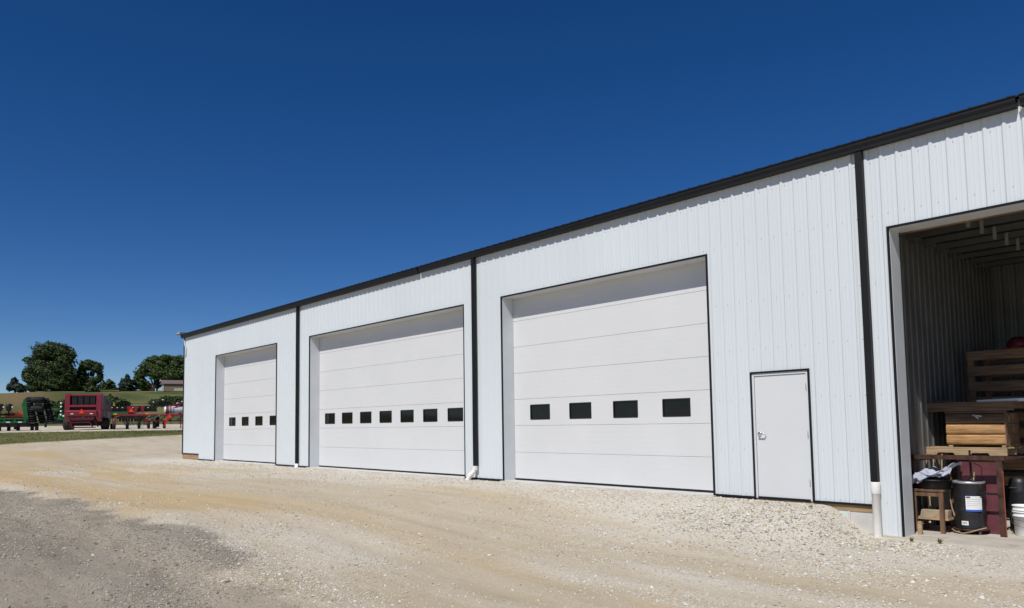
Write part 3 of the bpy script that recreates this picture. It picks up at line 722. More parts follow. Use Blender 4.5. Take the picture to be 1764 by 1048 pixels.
# black drum on a wheeled dolly
dr = empty('black_drum', (.323, 1.02, -.357)); tag(dr, 'black steel drum with a white and blue label on a wheeled dolly', 'drum')
r_ = .205; prof = [(0, 0), (r_ - .004, 0), (r_ + .004, .006), (r_, .02)]
for z in (.22, .445):
    prof += [(r_, z - .025), (r_ + .008, z - .008), (r_ + .008, z + .008), (r_, z + .025)]
prof += [(r_, .64), (r_ + .006, .655), (r_ + .006, .672)]
mb = MB(); mb.lathe(prof, 40); mb.build('drum_body', DRUMB, dr)
mb = MB(); mb.lathe([(r_ + .007, .650), (r_ + .012, .655), (r_ + .012, .672), (r_ + .004, .683), (r_ - .012, .680), (r_ - .02, .668), (0, .668)], 40); mb.build('lid', ALU, dr)
def wrap(a0, a1, z0, z1, r, mats, name, bands):
    mb = MB(); n_ = 10
    for bi, (q0, q1, mi, f0, f1) in enumerate(bands):
        mb.mat(mi); vs = []; rr_ = r + .0008 * (1 if bi == 0 else 2)
        for i in range(n_ + 1):
            a = a0 + (a1 - a0) * (f0 + (f1 - f0) * i / n_)
            vs += [(rr_ * math.cos(a), rr_ * math.sin(a), z0 + (z1 - z0) * q0), (rr_ * math.cos(a), rr_ * math.sin(a), z0 + (z1 - z0) * q1)]
        mb.add(vs, [(2*i, 2*i+2, 2*i+3, 2*i+1) for i in range(n_)])
    mb.build(name, mats, dr)
# camera sees the drum from direction (-x? ) about azimuth -73 deg
wrap(R(-86), R(-28), .255, .475, r_ + .0095, [LABW, LABB, INK], 'paper_label', [(0, 1, 0, 0, 1), (0, .12, 1, 0, 1), (.88, .97, 2, .03, .28), (.90, .96, 2, .88, .97), (.80, .815, 2, .08, .92), (.66, .672, 2, .08, .85), (.50, .512, 2, .08, .9), (.38, .392, 2, .08, .7)])
wrap(R(-104), R(-80), .055, .115, r_ + .0095, [LABW, INK], 'paper_label', [(0, 1, 0, 0, 1), (.6, .72, 1, .1, .8), (.3, .4, 1, .1, .9)])
pm = empty('hand_pump', (.368, 1.00, .315)); tag(pm, 'dark hand pump rod with a wooden handle standing in the lid of the black drum', 'pump')
mb = MB(); mb.tube([(.0, .0, 0), (.0, 0, .46)], .014, 10); mb.lathe([(.0, .0), (.03, .0), (.03, .03), (.014, .045), (.014, .05)], 14); mb.build('pump_rod', MBLACK, pm)
mb = MB(); mb.tube([(.03, .0, .02), (.05, .0, .15), (.075, .0, .25)], .011, 8); mb.build('wooden_handle', WOODP, pm)
mb = MB(); mb.tube([(.02, -.01, .10), (.08, -.015, .04), (.14, -.01, .10), (.15, 0, .2), (.12, 0, .24), (.05, 0, .27), (.02, 0, .3)], .005, 6); mb.build('wire_hose', MBLACK, pm)
mb = MB(); mb.tube([(.243, .95, .36), (.243, .95, .27)], [.016, .013], 10); mb.tube([(.243, .95, .33), (.243, .95, .31)], .022, 8); mb.mat(1)
mb.tube([(.243, .95, .28), (.225, .93, .2), (.23, .92, .05), (.255, .90, -.1), (.29, .88, -.2)], .011, 8)
o = mb.build('dispensing_hose', [BRASS, HOSE]); o.location = (-.132, 0, .018); tag(o, 'tan hose with a brass nozzle hanging down the left side of the black drum', 'hose')
dl = empty('drum_dolly', (.323, 1.02, ZF)); tag(dl, 'rusty round dolly with caster wheels under the black drum', 'dolly')
mb = MB(); mb.lathe([(0, .055), (.225, .055), (.235, .058), (.235, .074), (.225, .0755), (0, .0755)], 36); mb.build('dolly_ring', RUST, dl)
for a in (-120, -40, 60, 140):
    x, y = .205 * math.cos(R(a)), .205 * math.sin(R(a)); mb = MB()
    mb.lathe([(0, -.012), (.02, -.012), (.027, -.008), (.027, .008), (.02, .012), (0, .012)], 16, (x, y, .027), 'x'); mb.mat(1); mb.box(x - .018, x + .018, y - .012, y + .012, .040, .055); mb.build('caster', [HOSE, SCREW], dl)
mb = MB(); mb.tube([(.24, .90, -.40), (.30, .83, -.42), (.42, .78, -.438), (.52, .79, -.41), (.62, .82, -.37), (.70, .88, -.345)], .010, 8); o = mb.build('loose_hose', HOSE); o.location = (-.132, 0, .018); tag(o, 'tan hose looped low round the front of the drum dolly', 'hose')
# small wooden table with a tub and a cloth
tb = empty('wooden_table', (-.108, .82, ZF)); tag(tb, 'small brown wooden table holding a black tub and a grey cloth', 'table')
TH = .20 - ZF
mb = MB(); mb.box(-.24, .21, -.18, .30, TH - .03, TH); mb.build('tabletop', WOODT, tb, .003)
for x, y in ((.17, -.15), (-.205, -.15), (.17, .27), (-.205, .27)):
    mb = MB(); mb.box(x - .03, x + .03, y - .022, y + .022, 0, TH - .031); mb.build('leg', WOODT, tb, .003)
mb = MB(); mb.box(-.175, .138, -.165, -.145, TH - .10, TH - .031); mb.build('apron', WOODT, tb)
mb = MB(); mb.box(-.235, .24, -.12, .24, .185, .21); mb.build('lower_shelf', WOODP, tb, .002)
mb = MB(); mb.prism([(-.19, 0), (.20, 0), (.205, .12), (-.165, .115)], -.07, .07, 'y'); o = mb.build('stained_block', BLOCKC, bevel=.004); o.location = (-.08, .80, ZF + .211); tag(o, 'stained tan block lying on the lower shelf of the wooden table', 'block')
mb = MB(); mb.box(-.028, .028, -.028, .028, 0, .185); mb.lathe([(0, .185), (.02, .19), (.026, .186)], 8)
o = mb.build('wooden_post_stub', WOODP, bevel=.008); o.location = (-.152, .40, ZF); tag(o, 'short wooden post stub on the floor beside the bay jamb', 'post')
tu = MB(); tu.lathe([(0, 0), (.22, 0), (.225, .01), (.245, .125), (.258, .127), (.258, .142), (.240, .142), (.215, .03), (0, .028)], 36)
o = tu.build('black_tub', PLASB); o.location = (-.108, .88, .219 - .018); tag(o, 'shallow round black tub sitting on the wooden table', 'tub')
# hump inside tub and the cloth over it
tu = MB(); tu.lathe([(.19, 0), (.17, .12), (.12, .20), (.05, .235), (0, .24)], 20); tu.mat(1).box(.13, .15, -.13, -.12, .10, .12)
o = tu.build('black_bag', [PLASB, GREEN]); o.location = (-.08, .90, .232); tag(o, 'dark full bag bulging out of the black tub under the cloth', 'bag')
nu, nv = 46, 34; VV = []; 
for i in range(nu):
    for j in range(nv):
        u, v = i / (nu - 1), j / (nv - 1)
        wv = .030 * math.sin(9 * u + 7 * v + 1.5 * math.sin(5 * v)) + .022 * math.sin(17 * u - 11 * v + 2 * math.sin(6 * u)) + .014 * math.sin(29 * v + 13 * u)
        x = -.27 + .56 * u + .04 * math.sin(8 * v) ; s_ = v * 1.0
        zc = .40 + .13 * (u ** .8) + .03 * math.sin(6 * u + 1) - .08 * (1 - u) * (1 - v)
        if v < .45: zz = zc - .12 * ((.45 - v) / .45) ** 1.4 * (.65 + .5 * math.sin(7.3 * u + .6)); yy = -.22 - .05 * math.sin(v * 3.1) + wv * 1.1
        else: zz = zc + .015 * math.sin(9 * v); yy = -.22 + .42 * (v - .45) / .55
        VV.append((x + wv * .5, yy + .1, zz + wv * .9))
cl = MB(); cl.add(VV, [(i*nv+j, (i+1)*nv+j, (i+1)*nv+j+1, i*nv+j+1) for i in range(nu-1) for j in range(nv-1)], True)
o = cl.build('grey_cloth', CLOTH); o.location = (-.10, .78, .0); tag(o, 'crumpled grey blue cloth thrown over the black tub', 'cloth')
m_ = o.modifiers.new('thick', 'SOLIDIFY'); m_.thickness = .006; m_ = o.modifiers.new('sub', 'SUBSURF'); m_.levels = m_.render_levels = 1
# dark tall barrel and pails
mb = MB(); mb.lathe([(0, 0), (.165, 0), (.18, .02), (.19, .30), (.192, .31), (.19, .32), (.19, .60), (.192, .61), (.188, .62), (.175, .74), (.15, .80), (.08, .83), (0, .835)], 28)
mb.mat(1).box(-.13, .02, -.195, -.18, .66, .675)
bo = mb.build('dark_barrel', [PLASB, SCREW]); bo.scale = (.8, .8, .97); bo.location = (.80, 1.66, ZF); tag(bo, 'tall dark plastic barrel standing between the rack post and the white pails', 'barrel')
def pail(z, label):
    p = empty('white_pail', (.955, 1.25, z)); tag(p, label, 'pail', 'nested white pails')
    mb = MB(); mb.lathe([(0, 0), (.128, 0), (.133, .006), (.146, .27), (.153, .272), (.153, .284), (.148, .286), (.148, .325), (.156, .327), (.156, .342), (.150, .344), (.142, .335), (.126, .02), (0, .015)], 36); mb.build('pail_body', WHITEP, p)
    mb = MB(); mb.tube([(-.15, -.01, .28), (-.158, -.08, .20), (-.10, -.14, .15), (0, -.165, .13), (.10, -.14, .15), (.158, -.08, .2), (.15, -.01, .28)], .003, 6); mb.build('bail', SCREW, p)
    return p
pail(ZF, 'lower white plastic pail on the bay floor at the right edge'); pail(ZF + .085, 'upper white plastic pail nested inside the lower one')
# floor odds and ends
mb = MB(); mb.bar((-.13, 0, .014), (.15, .02, .022), .05, .018); mb.bar((-.10, .05, .03), (.2, .08, .04), .04, .018); o = mb.build('wood_scraps', WOODP); o.location = (.14, 1.05, ZF); tag(o, 'pale scraps of wood on the floor under the wooden table', 'scrap wood')
mb = MB(); mb.box(-.35, .3, -.15, .3, 0, .6); o = mb.build('dark_cabinet', PLASB, bevel=.02); o.location = (-.05, 1.75, ZF); tag(o, 'dark cabinet in the shade behind the wooden table', 'cabinet')
mb = MB()
for i, (x, y) in enumerate(((-.40, 1.55), (-.36, 1.6), (-.30, 1.66))): mb.tube([(x, y, ZF), (x - .06 + .05 * i, y + .08, .68)], .011, 8)
o = mb.build('leaning_poles', WOODP); tag(o, 'thin pale poles leaning against the liner wall behind the cloth', 'poles')
# weeds by the bay corner
def weed(x, y, n_, h, label):
    z = hz(x, y); V_ = []; F_ = []
    for i in range(n_):
        a = random.uniform(0, 6.28); q = random.uniform(.3, 1); c = Vector((x, y, z + .0)); d = Vector((math.cos(a) * q, math.sin(a) * q, 1.1)).normalized()
        s = d.cross(Vector((0, 0, 1))).normalized(); L0 = h * random.uniform(.5, 1); b0 = c + d * L0 * .35
        k0 = len(V_); V_ += [c, b0 + s * L0 * .16, c + d * L0, b0 - s * L0 * .16]; F_.append((k0, k0+1, k0+2, k0+3))
    mb = MB(); mb.add(V_, F_); o = mb.build('weed', grass_m); tag(o, label, 'weed')
weed(-.02, -.28, 22, .09, 'small green weed in the gravel at the foot of the bay jamb'); weed(.30, -.16, 26, .10, 'green weed growing at the edge of the bay slab in front of the drum')

# ------------------------------------------------------------------ far field: trees, bushes, shed
def spot(u, D):
    l = (u - 882 - 0) / F * D; return CAM[0] + D * FW[0] + l * RT[0], CAM[1] + D * FW[1] + l * RT[1]
def vz(u, v, D):   # real height that a given bearing/elevation has at distance D
    hor = 744.0 - .0147 * u; return CAM[2] + (hor - v) / F * D
def leaves(cl, n_per, size, flat=.0):
    """cl: (cx, cy, cz, rx, ry, rz) clumps -> quads"""
    P = []; NR = []
    vol = [c[3] * c[4] * c[5] for c in cl]; tot = sum(v ** .75 for v in vol)
    for c, vv in zip(cl, vol):
        k = int(n_per * vv ** .75 / tot); d = rng.normal(size=(k, 3)); d /= np.linalg.norm(d, axis=1)[:, None]
        r = rng.random(k) ** .42 * (1 + .16 * np.sin(5 * d[:, 0] + 3 * c[0] + 4 * d[:, 2]) + .17 * np.sin(9 * d[:, 2] + 6 * d[:, 1] + c[1]) + rng.normal(0, .05, k))
        P.append(d * r[:, None] * np.array(c[3:6]) + np.array(c[:3])); NR.append(d)
    P = np.concatenate(P); n_ = len(P)
    nn_ = np.concatenate(NR) + rng.normal(0, .45, (n_, 3)) + np.array([0, 0, .25]); nn_ /= np.linalg.norm(nn_, axis=1)[:, None]
    a = rng.normal(size=(n_, 3)); a -= nn_ * (a * nn_).sum(1)[:, None]; a /= np.linalg.norm(a, axis=1)[:, None]; b = np.cross(nn_, a)
    s = size * rng.uniform(.55, 1.25, n_)[:, None]
    Vq = np.stack([P - a * s, P - b * s * .6, P + a * s, P + b * s * .6], 1).reshape(-1, 3)
    return Vq, np.arange(4 * n_).reshape(n_, 4)
def tree(name, label, cat, D, ub, vb, px_clumps, lm, n_, size, trunk=None, limbs=True, group=None, depth=.9):
    x, y = spot(ub, D); zb = vz(ub, vb, D); gz_ = hz(x, y); base = min(zb, gz_) - .3 if trunk else gz_ - .2
    o = empty(name, (x, y, base)); tag(o, label, cat, group)
    cl = []; s = D / F
    for (u, v, ru, rv) in px_clumps:
        xx, yy = spot(u, D); dy = random.uniform(-.35, .35) * ru * s
        cl.append((xx - x + FW[0] * dy, yy - y + FW[1] * dy, vz(u, v, D) - base, ru * s, ru * s * depth, rv * s))
    Vq, Fq_ = leaves(cl, n_, size)
    c = np_mesh('crown', Vq, Fq_, [lm]); link(c, o)
    if trunk:
        mb = MB(); r0 = trunk
        top = max(cl, key=lambda q: q[2]); mb.tube([(0, 0, -.3), (.05, 0, .6), (top[0] * .3, top[1] * .3, top[2] * .45), (top[0] * .8, top[1] * .8, top[2] * .85)], [r0 * 1.35, r0, r0 * .7, r0 * .15], 9)
        for q in cl:
            if limbs: mb.tube([(0, 0, max(.5, q[2] * .22)), (q[0] * .45, q[1] * .45, q[2] * .55), (q[0] * .95, q[1] * .95, q[2] * .98)], [r0 * .5, r0 * .3, r0 * .08], 6)
        mb.build('trunk', TRUNK, o)
    return o
tree('oak_tree', 'big dark spreading tree on the rise behind the red baler', 'tree', 170, 92, 678,
     [(86, 640, 28, 26), (62, 632, 19, 20), (110, 628, 20, 22), (82, 606, 24, 16), (104, 606, 18, 14), (53, 652, 13, 14), (72, 658, 22, 14), (118, 650, 17, 20), (98, 662, 22, 14), (48, 636, 9, 8), (44, 619, 8, 5), (92, 596, 11, 6), (66, 612, 13, 10), (122, 612, 9, 10), (56, 668, 15, 8), (128, 662, 13, 15), (40, 646, 7, 10), (112, 668, 16, 10)], LEAF_DARK, 38000, .26, .55)
tree('oak_tree', 'smaller dark tree with sky gaps, right of the big one behind the baler', 'tree', 172, 152, 676,
     [(150, 629, 15, 9), (165, 634, 11, 10), (140, 640, 8, 10), (170, 648, 6, 8), (160, 656, 13, 6), (142, 660, 9, 12), (152, 666, 16, 8), (136, 655, 6, 16), (156, 644, 5, 4), (151, 652, 4, 3), (147, 646, 4, 3)], LEAF_DARK, 13000, .24, .28)
tree('pine_tree', 'small rounded dark tree at the far left behind the bare mound', 'tree', 165, 24, 676,
     [(22, 659, 6, 8), (17, 666, 8, 7), (29, 667, 9, 7), (36, 672, 8, 5), (23, 653, 3, 3)], LEAF_CEDAR, 2600, .32, .15)
tree('cedar_tree', 'dark blue green cedar left of the large oak near the shed', 'tree', 178, 218, 677,
     [(218, 650, 4, 5), (217, 657, 9, 6), (219, 664, 13, 6), (218, 670, 14, 6), (208, 661, 4, 3), (228, 658, 5, 4)], LEAF_CEDAR, 3400, .30, .2)
tree('oak_tree', 'large rounded green oak standing beside the small shed', 'tree', 180, 265, 678,
     [(275, 630, 24, 16), (252, 634, 14, 13), (300, 628, 20, 16), (312, 640, 18, 18), (262, 620, 16, 7), (286, 617, 14, 6), (240, 646, 10, 12), (296, 648, 20, 12), (272, 645, 18, 10), (243, 662, 11, 10), (236, 655, 8, 10), (250, 666, 9, 9), (325, 632, 16, 18)], LEAF_MID, 32000, .27, .60)
for i, (u, v, ru, rv, D_, lab) in enumerate([(186, 664, 10, 10, 182, 'low round shrub below the gap between the two tree groups'), (196, 672, 7, 5, 182, 'small shrub on the crest left of the cedar'), (176, 668, 9, 9, 184, 'shrub at the right foot of the tree with sky gaps'),
        (190, 690, 16, 9, 118, 'broad dark shrub on the bank right of the baler'), (208, 695, 13, 7, 116, 'shrub at the right end of the bank thicket behind the drill'), (172, 694, 14, 10, 114, 'shrub on the bank just behind the baler side'), (158, 672, 10, 6, 150, 'shrub on the slope above the baler'),
        (97, 712, 14, 12, 100, 'green shrub between the folded tillage tool and the baler'), (110, 698, 10, 9, 104, 'shrub behind the left side of the baler'), (88, 697, 10, 6, 106, 'low shrub behind the folded wing'),
        (288, 688, 16, 6, 131, 'hedge clump below the shed'), (308, 689, 16, 6, 131, 'hedge clump right below the shed, by the building corner'), (268, 692, 10, 4, 129, 'small hedge clump below the oak')]):
    x, y = spot(u, D_)
    tree('shrub', lab, 'shrub', D_, u, v + rv, [(u, v, ru, rv), (u - ru * .5, v + rv * .35, ru * .7, rv * .7), (u + ru * .5, v + rv * .3, ru * .7, rv * .75), (u + ru * .1, v - rv * .2, ru * .55, rv * .8), (u, v + rv * .9, ru * 1.05, rv * .5)], LEAF_BUSH if D_ < 140 else LEAF_DARK, 1800, .22 if D_ < 140 else .3, group='shrubs on the bank', depth=1.0)
x, y = spot(297, 171); zs = hz(x, y) + .1
shd = empty('small_shed', (x, y, zs - .1), R(74)); tag(shd, 'small cream and tan shed with a brown gable roof on the hill', 'shed')
mb = MB(); mb.box(-2.2, 3.2, -1.5, 1.5, 0, 1.75); mb.build('wall', SHEDB, shd)
mb = MB(); mb.prism([(-1.5, 0), (1.5, 0), (1.5, 1.76), (0, 2.5), (-1.5, 1.76)], -2.26, -2.201, 'x'); mb.box(-2.2, -1.9, -1.56, -1.505, 0, 1.75); mb.build('gable_end', SHEDW, shd)
mb = MB(); mb.add([(-2.5, -1.75, 1.66), (3.4, -1.75, 1.66), (3.4, 0, 2.58), (-2.5, 0, 2.58), (-2.5, 1.75, 1.66), (3.4, 1.75, 1.66)], [(0, 1, 2, 3), (3, 2, 5, 4)]); ro = mb.build('roof', SHEDR, shd)
q = ro.modifiers.new('t', 'SOLIDIFY'); q.thickness = .08
mb = MB(); mb.box(.2, 2.4, -1.54, -1.505, .1, .7); mb.build('lower_panel', SHEDW, shd)
x, y = spot(267, 178); mb = MB(); mb.box(-.09, .09, -.09, .09, -.2, .6); mb.lathe([(.12, .6), (.13, .64), (0, .72)], 12); o = mb.build('white_post', WHITEP); o.location = (x, y, hz(x, y)); tag(o, 'short white post under the oak beside the small shed', 'post')
x, y = spot(232, 118); mb = MB(); mb.lathe([(1.15, -.3), (.95, .12), (.6, .36), (.3, .5), (0, .55)], 14); 
for i in range(len(mb.v)): mb.v[i] = tuple(a * random.uniform(.85, 1.15) for a in mb.v[i])
o = mb.build('dirt_pile', mat('orange_dirt', (.33, .15, .06), .95, 0, .25, 3, .4, 12)); o.location = (x, y, hz(x, y)); tag(o, 'small heap of orange dirt on the grassy bank behind the drill', 'dirt pile')

# ------------------------------------------------------------------ parked farm machines (local axes: x to the right as parked, y away, z up)
def machine(name, label, cat, u, D, rot=0.0):
    x, y = spot(u, D); l = (u - 882) / F; d = FW + RT * l
    o = empty(name, (x, y, hz(x, y)), math.atan2(d[1], d[0]) - math.pi / 2 + R(rot)); tag(o, label, cat); return o
def wheel(par, x, y, r, w_, rim, name='wheel', z=None):
    mb = MB(); h = w_ / 2; z = r if z is None else z
    mb.lathe([(r * .55, -h * .8), (r * .8, -h), (r * .95, -h * .85), (r, -h * .5), (r, h * .5), (r * .95, h * .85), (r * .8, h), (r * .55, h * .8)], 22, (x, y, z), 'x')
    t = mb.build(name, TYRE, par)
    mb = MB(); mb.lathe([(0, -h * .5), (r * .3, -h * .55), (r * .56, -h * .75), (r * .56, h * .75), (r * .3, h * .55), (0, h * .5)], 16, (x, y, z), 'x'); mb.build('rim', rim, t)
    return t
def smv(par, x, y, z, s):
    mb = MB(); mb.prism([(x - s, z), (x + s, z), (x + s * .8, z + s * .35), (x + s * .2, z + s * 1.62), (x - s * .2, z + s * 1.62), (x - s * .8, z + s * .35)], y, y + .015, 'y')
    o = mb.build('slow_vehicle_sign', REDREF, par)
    mb = MB(); mb.prism([(x - s * .62, z + s * .18), (x + s * .62, z + s * .18), (x, z + s * 1.28)], y - .006, y - .001, 'y'); mb.build('sign_face', ORANGE, o)
# round baler, seen from behind
b = machine('round_baler', 'red round baler seen from behind with an orange triangle on its tailgate', 'baler', 143, 57, -13)
for x0, x1 in ((-1.26, -.90), (.86, 1.22)):
    mb = MB(); mb.prism([(0, .95), (0.02, 2.66), (.30, 2.76), (.75, 2.6), (.75, .8), (.3, .62)], x0, x1, 'x'); mb.build('tailgate_post', RED, b, .03)
mb = MB(); mb.box(-.895, .855, .05, .12, 2.56, 2.70); mb.build('top_rail', RED, b, .02)
mb = MB()
for z in (1.98, 2.14, 2.30, 2.46): mb.lathe([(0, -.88), (.085, -.88), (.085, .84), (0, .84)], 14, (0, .22, z), 'x')
mb.box(-.89, .85, .32, .36, 1.5, 2.55); mb.build('belt_rollers', RUBBER, b)
for x in (-.62, -.22, .2, .6):
    mb = MB(); mb.box(x - .17, x + .17, .09, .115, 1.92, 2.54); mb.build('belt', MBLACK, b)
mb = MB(); mb.prism([(.0, 1.72), (.0, 1.86), (.1, 1.9), (.2, 1.86), (.2, 1.72)], -.93, .88, 'x'); mb.build('cross_bar', RED, b, .015)
mb = MB(); mb.box(-.89, .85, .18, .24, 1.45, 1.75); mb.build('rear_opening', MBLACK, b)
mb = MB(); mb.prism([(-.12, 1.18), (-.14, 1.40), (-.04, 1.50), (.18, 1.50), (.18, 1.0), (.05, 1.0)], -1.15, .93, 'x'); mb.build('tail_panel', RED, b, .02)
mb = MB(); mb.prism([(-.78, .72), (.66, .72), (.92, 1.16), (-1.05, 1.16)], .0, .14, 'y'); mb.build('lower_panel', DRED, b, .01)
mb = MB(); mb.prism([(-.12, .88), (.12, .88), (.10, 1.02), (-.07, 1.04)], -.012, -.001, 'y'); mb.build('maker_badge', SCREW, b)
for x in (-.72, .58):
    mb = MB(); mb.box(x - .10, x + .10, -.135, -.105, 1.19, 1.25); mb.build('tail_light', WHITEP, b)
smv(b, -.07, -.17, 1.23, .21)
mb = MB(); mb.box(-1.12, 1.02, .76, 3.4, .75, 2.45); mb.prism([(.76, 2.45), (3.2, 2.2), (3.2, 2.45), (1.6, 2.72), (.76, 2.68)], -1.1, 1.0, 'x'); mb.build('bale_chamber', DRED, b, .05)
mb = MB(); mb.prism([(.80, 1.0), (3.5, .75), (3.75, 1.5), (3.3, 2.25), (1.6, 2.55), (.80, 2.4)], 1.021, 1.20, 'x'); mb.build('side_shield', DRED, b, .04)
mb = MB(); mb.prism([(1.9, .80), (3.35, .70), (3.35, 1.36), (1.9, 1.42)], 1.201, 1.215, 'x'); mb.build('side_panel', TANP, b)
mb = MB(); mb.prism([(.85, 1.02), (1.35, .95), (1.35, 1.5), (.85, 1.42)], 1.201, 1.212, 'x'); mb.build('side_panel', TANP, b)
mb = MB(); mb.prism([(1.6, 2.0), (2.9, 1.85), (2.9, 2.15), (1.6, 2.42)], 1.201, 1.215, 'x'); mb.build('side_hatch', MBLACK, b)
for pts_ in ([(-.85, .05, .58), (.45, .05, .58)], [(-.85, .05, .58), (-.70, .02, .22)], [(.45, .05, .58), (.68, .02, .18)], [(-.9, .3, .2), (.8, .3, .2)], [(-1.0, .4, .24), (-.85, .1, .72)], [(.95, .4, .24), (.75, .1, .72)]):
    mb = MB(); mb.bar(*pts_, .06, .08); mb.build('bale_ramp_bar', DRED, b)
mb = MB(); mb.box(-1.0, .95, .8, 3.0, .32, .74); mb.build('axle_frame', MBLACK, b)
wheel(b, -1.28, 1.1, .46, .50, DRED); wheel(b, 1.28, 1.1, .46, .50, DRED); wheel(b, 1.40, 2.9, .24, .2, DRED); wheel(b, -1.4, 2.9, .24, .2, DRED)
mb = MB(); mb.bar((0, 3.4, .7), (0, 6.2, .55), .2, .2); mb.build('drawbar', RED, b)
# toolbar cultivator
b = machine('row_cultivator', 'red toolbar implement on narrow wheels with hanging spring tines and an orange triangle', 'implement', 226, 57.5, -4)
mb = MB(); mb.box(-1.08, 1.08, .0, .14, 1.02, 1.16); mb.build('rear_beam', RED, b, .01)
for x in (-1.08, 1.08):
    mb = MB(); mb.box(x - .12, x + .12, -.03, .16, 1.10, 1.21); mb.build('beam_cap', YEL, b)
    mb = MB(); mb.box(x - .065, x + .065, .02, .13, .28, 1.019); mb.build('leg', RED, b, .01)
    mb = MB(); mb.box(x - .08, x + .08, .14, 2.6, .98, 1.12); mb.build('side_beam', RED, b, .01)
for y in (.9, 1.8, 2.6):
    mb = MB(); mb.box(-1.0, 1.0, y - .06, y + .06, .80, .92); mb.build('cross_beam', DRED, b)
mb = MB()
for i in range(9): mb.box(-.8 + .2 * i - .07, -.8 + .2 * i + .07, .5 + .2 * (i % 3), .75 + .2 * (i % 3), .60, .98)
mb.build('tine_clamps', MBLACK, b)
for y in (.45, 1.0, 1.6):
    for x in np.linspace(-.55, .72, 6):
        mb = MB(); x = float(x) + .06 * y; mb.tube([(x, y, .80), (x - .03, y - .16, .68), (x - .02, y - .17, .50), (x + .05, y - .02, .36), (x + .10, y + .08, .28)], .016, 6); mb.build('spring_tine', MBLACK, b)
mb = MB(); mb.tube([(.55, 0, .9), (.45, -.03, .6), (.55, -.03, .3), (.75, -.02, .2), (.95, -.02, .35), (1.0, 0, .7)], .012, 6); mb.build('hydraulic_hose', RUBBER, b)
mb = MB(); mb.box(-.24, .16, .17, .20, 1.16, 1.36); mb.bar((-.04, .19, 1.1), (-.04, .19, 1.3), .05); mb.build('sign_bracket', MBLACK, b); smv(b, -.02, .13, 1.28, .22)
for x, y in ((-1.17, .3), (-.40, 1.9), (1.18, .3), (.42, 1.9)):
    wheel(b, x, y, .31, .19, DRED); 
mb = MB(); mb.bar((0, 2.6, .9), (0, 4.5, .6), .15); mb.build('drawbar', RED, b)
# tool frame and applicator beside the building corner
b = machine('liquid_applicator', 'red applicator with a silver striped tank and folded dark wings beside the building corner', 'implement', 290, 58, 4)
for y in (.0, 1.2):
    mb = MB(); mb.box(-1.75, 1.6, y, y + .12, .98, 1.10); mb.build('frame_beam', RED, b, .01)
    mb = MB(); mb.box(-1.7, 1.6, y, y + .1, .55, .64); mb.build('frame_beam', DRED, b, .01)
for x in (-1.7, -1.1, -.5, .1, .7, 1.3):
    mb = MB(); mb.bar((x, .06, .62), (x + .3, .06, 1.0), .07); mb.build('brace', DRED, b)
    mb = MB(); mb.box(x - .04, x + .04, .13, 1.19, .66, .74); mb.build('cross_beam', DRED, b)
    mb = MB(); mb.tube([(x + .1, .3, .66), (x + .05, .2, .45), (x + .15, .3, .38)], .02, 6); mb.build('shank', MBLACK, b)
for pts_ in ([(-1.55, -.02, .75), (-1.25, -.02, 1.05)], [(-1.0, -.02, .8), (-.55, -.02, 1.08)], [(-.2, -.02, .7), (.1, -.02, 1.05)]):
    mb = MB(); mb.tube(pts_, .022, 8); mb.build('hydraulic_ram', SCREW, b)
mb = MB(); mb.lathe([(0, -.02), (.20, .0), (.27, .06), (.29, .14), (.29, 1.26), (.27, 1.34), (.18, 1.4), (0, 1.42)], 24, (-.28, .6, 1.43), 'x'); tk = mb.build('tank', SILVER, b)
def band(x0, x1, m):
    mb = MB(); mb.lathe([(.293, x0), (.293, x1)], 24, (-.28, .6, 1.43), 'x'); mb.build('tank_stripe', m, tk)
for k, (x0, x1) in enumerate(((.12, .26), (.28, .34), (.38, .46), (.50, .54))): band(x0, x1, (RED, MBLACK, RED, MBLACK)[k])
mb = MB()
for k in range(7):
    a0 = R(200 + 18 * k); 
    mb.add([( -.28 + .60 + .0 * k, .6 + .295 * math.sin(a0), 1.43 + .295 * math.cos(a0)), (-.28 + .74, .6 + .295 * math.sin(a0 + .1), 1.43 + .295 * math.cos(a0 + .1)), (-.28 + .70, .6 + .295 * math.sin(a0 + .2), 1.43 + .295 * math.cos(a0 + .2)), (-.28 + .56, .6 + .295 * math.sin(a0 + .1), 1.43 + .295 * math.cos(a0 + .1))], [(0, 1, 2, 3)])
mb.build('tank_emblem', MBLACK, tk)
for x in (-.1, .9):
    mb = MB(); mb.box(x - .05, x + .05, .35, .85, 1.10, 1.16); mb.build('tank_saddle', DRED, b)
for s_, x in ((-1, -.55), (1, .9)):
    mb = MB()
    for k in range(9): mb.bar((x - .35 + .09 * k, 1.5, 1.72 + .06 * math.sin(k * 2.1)), (x + .25 + .09 * k, 1.7 + .02 * k, 2.12), .05)
    mb.bar((x - .4, 1.5, 1.80), (x + .9, 1.55, 1.72), .09); mb.bar((x - .5, 1.6, 2.10), (x + 1.1, 1.6, 2.08), .08); mb.bar((x - .3, 1.58, 1.95), (x + 1.0, 1.58, 1.90), .10)
    mb.build('folded_wing', MBLACK, b)
for pts_ in ([(.35, .4, 1.5), (1.25, .4, 2.25)], [(.8, .5, 1.1), (1.2, .5, 2.0)], [(.2, .9, 1.75), (1.3, .9, 2.05)]):
    mb = MB(); mb.bar(*pts_, .10); mb.build('lift_arm', RED, b)
for x, z in ((.62, 1.92), (.95, 2.05), (1.18, 2.22), (-1.05, 2.0), (-.4, 2.18)):
    mb = MB(); mb.box(x - .05, x + .05, .30, .36, z, z + .07); mb.build('marker_light', WHITEP, b)
smv(b, .06, -.12, .82, .20)
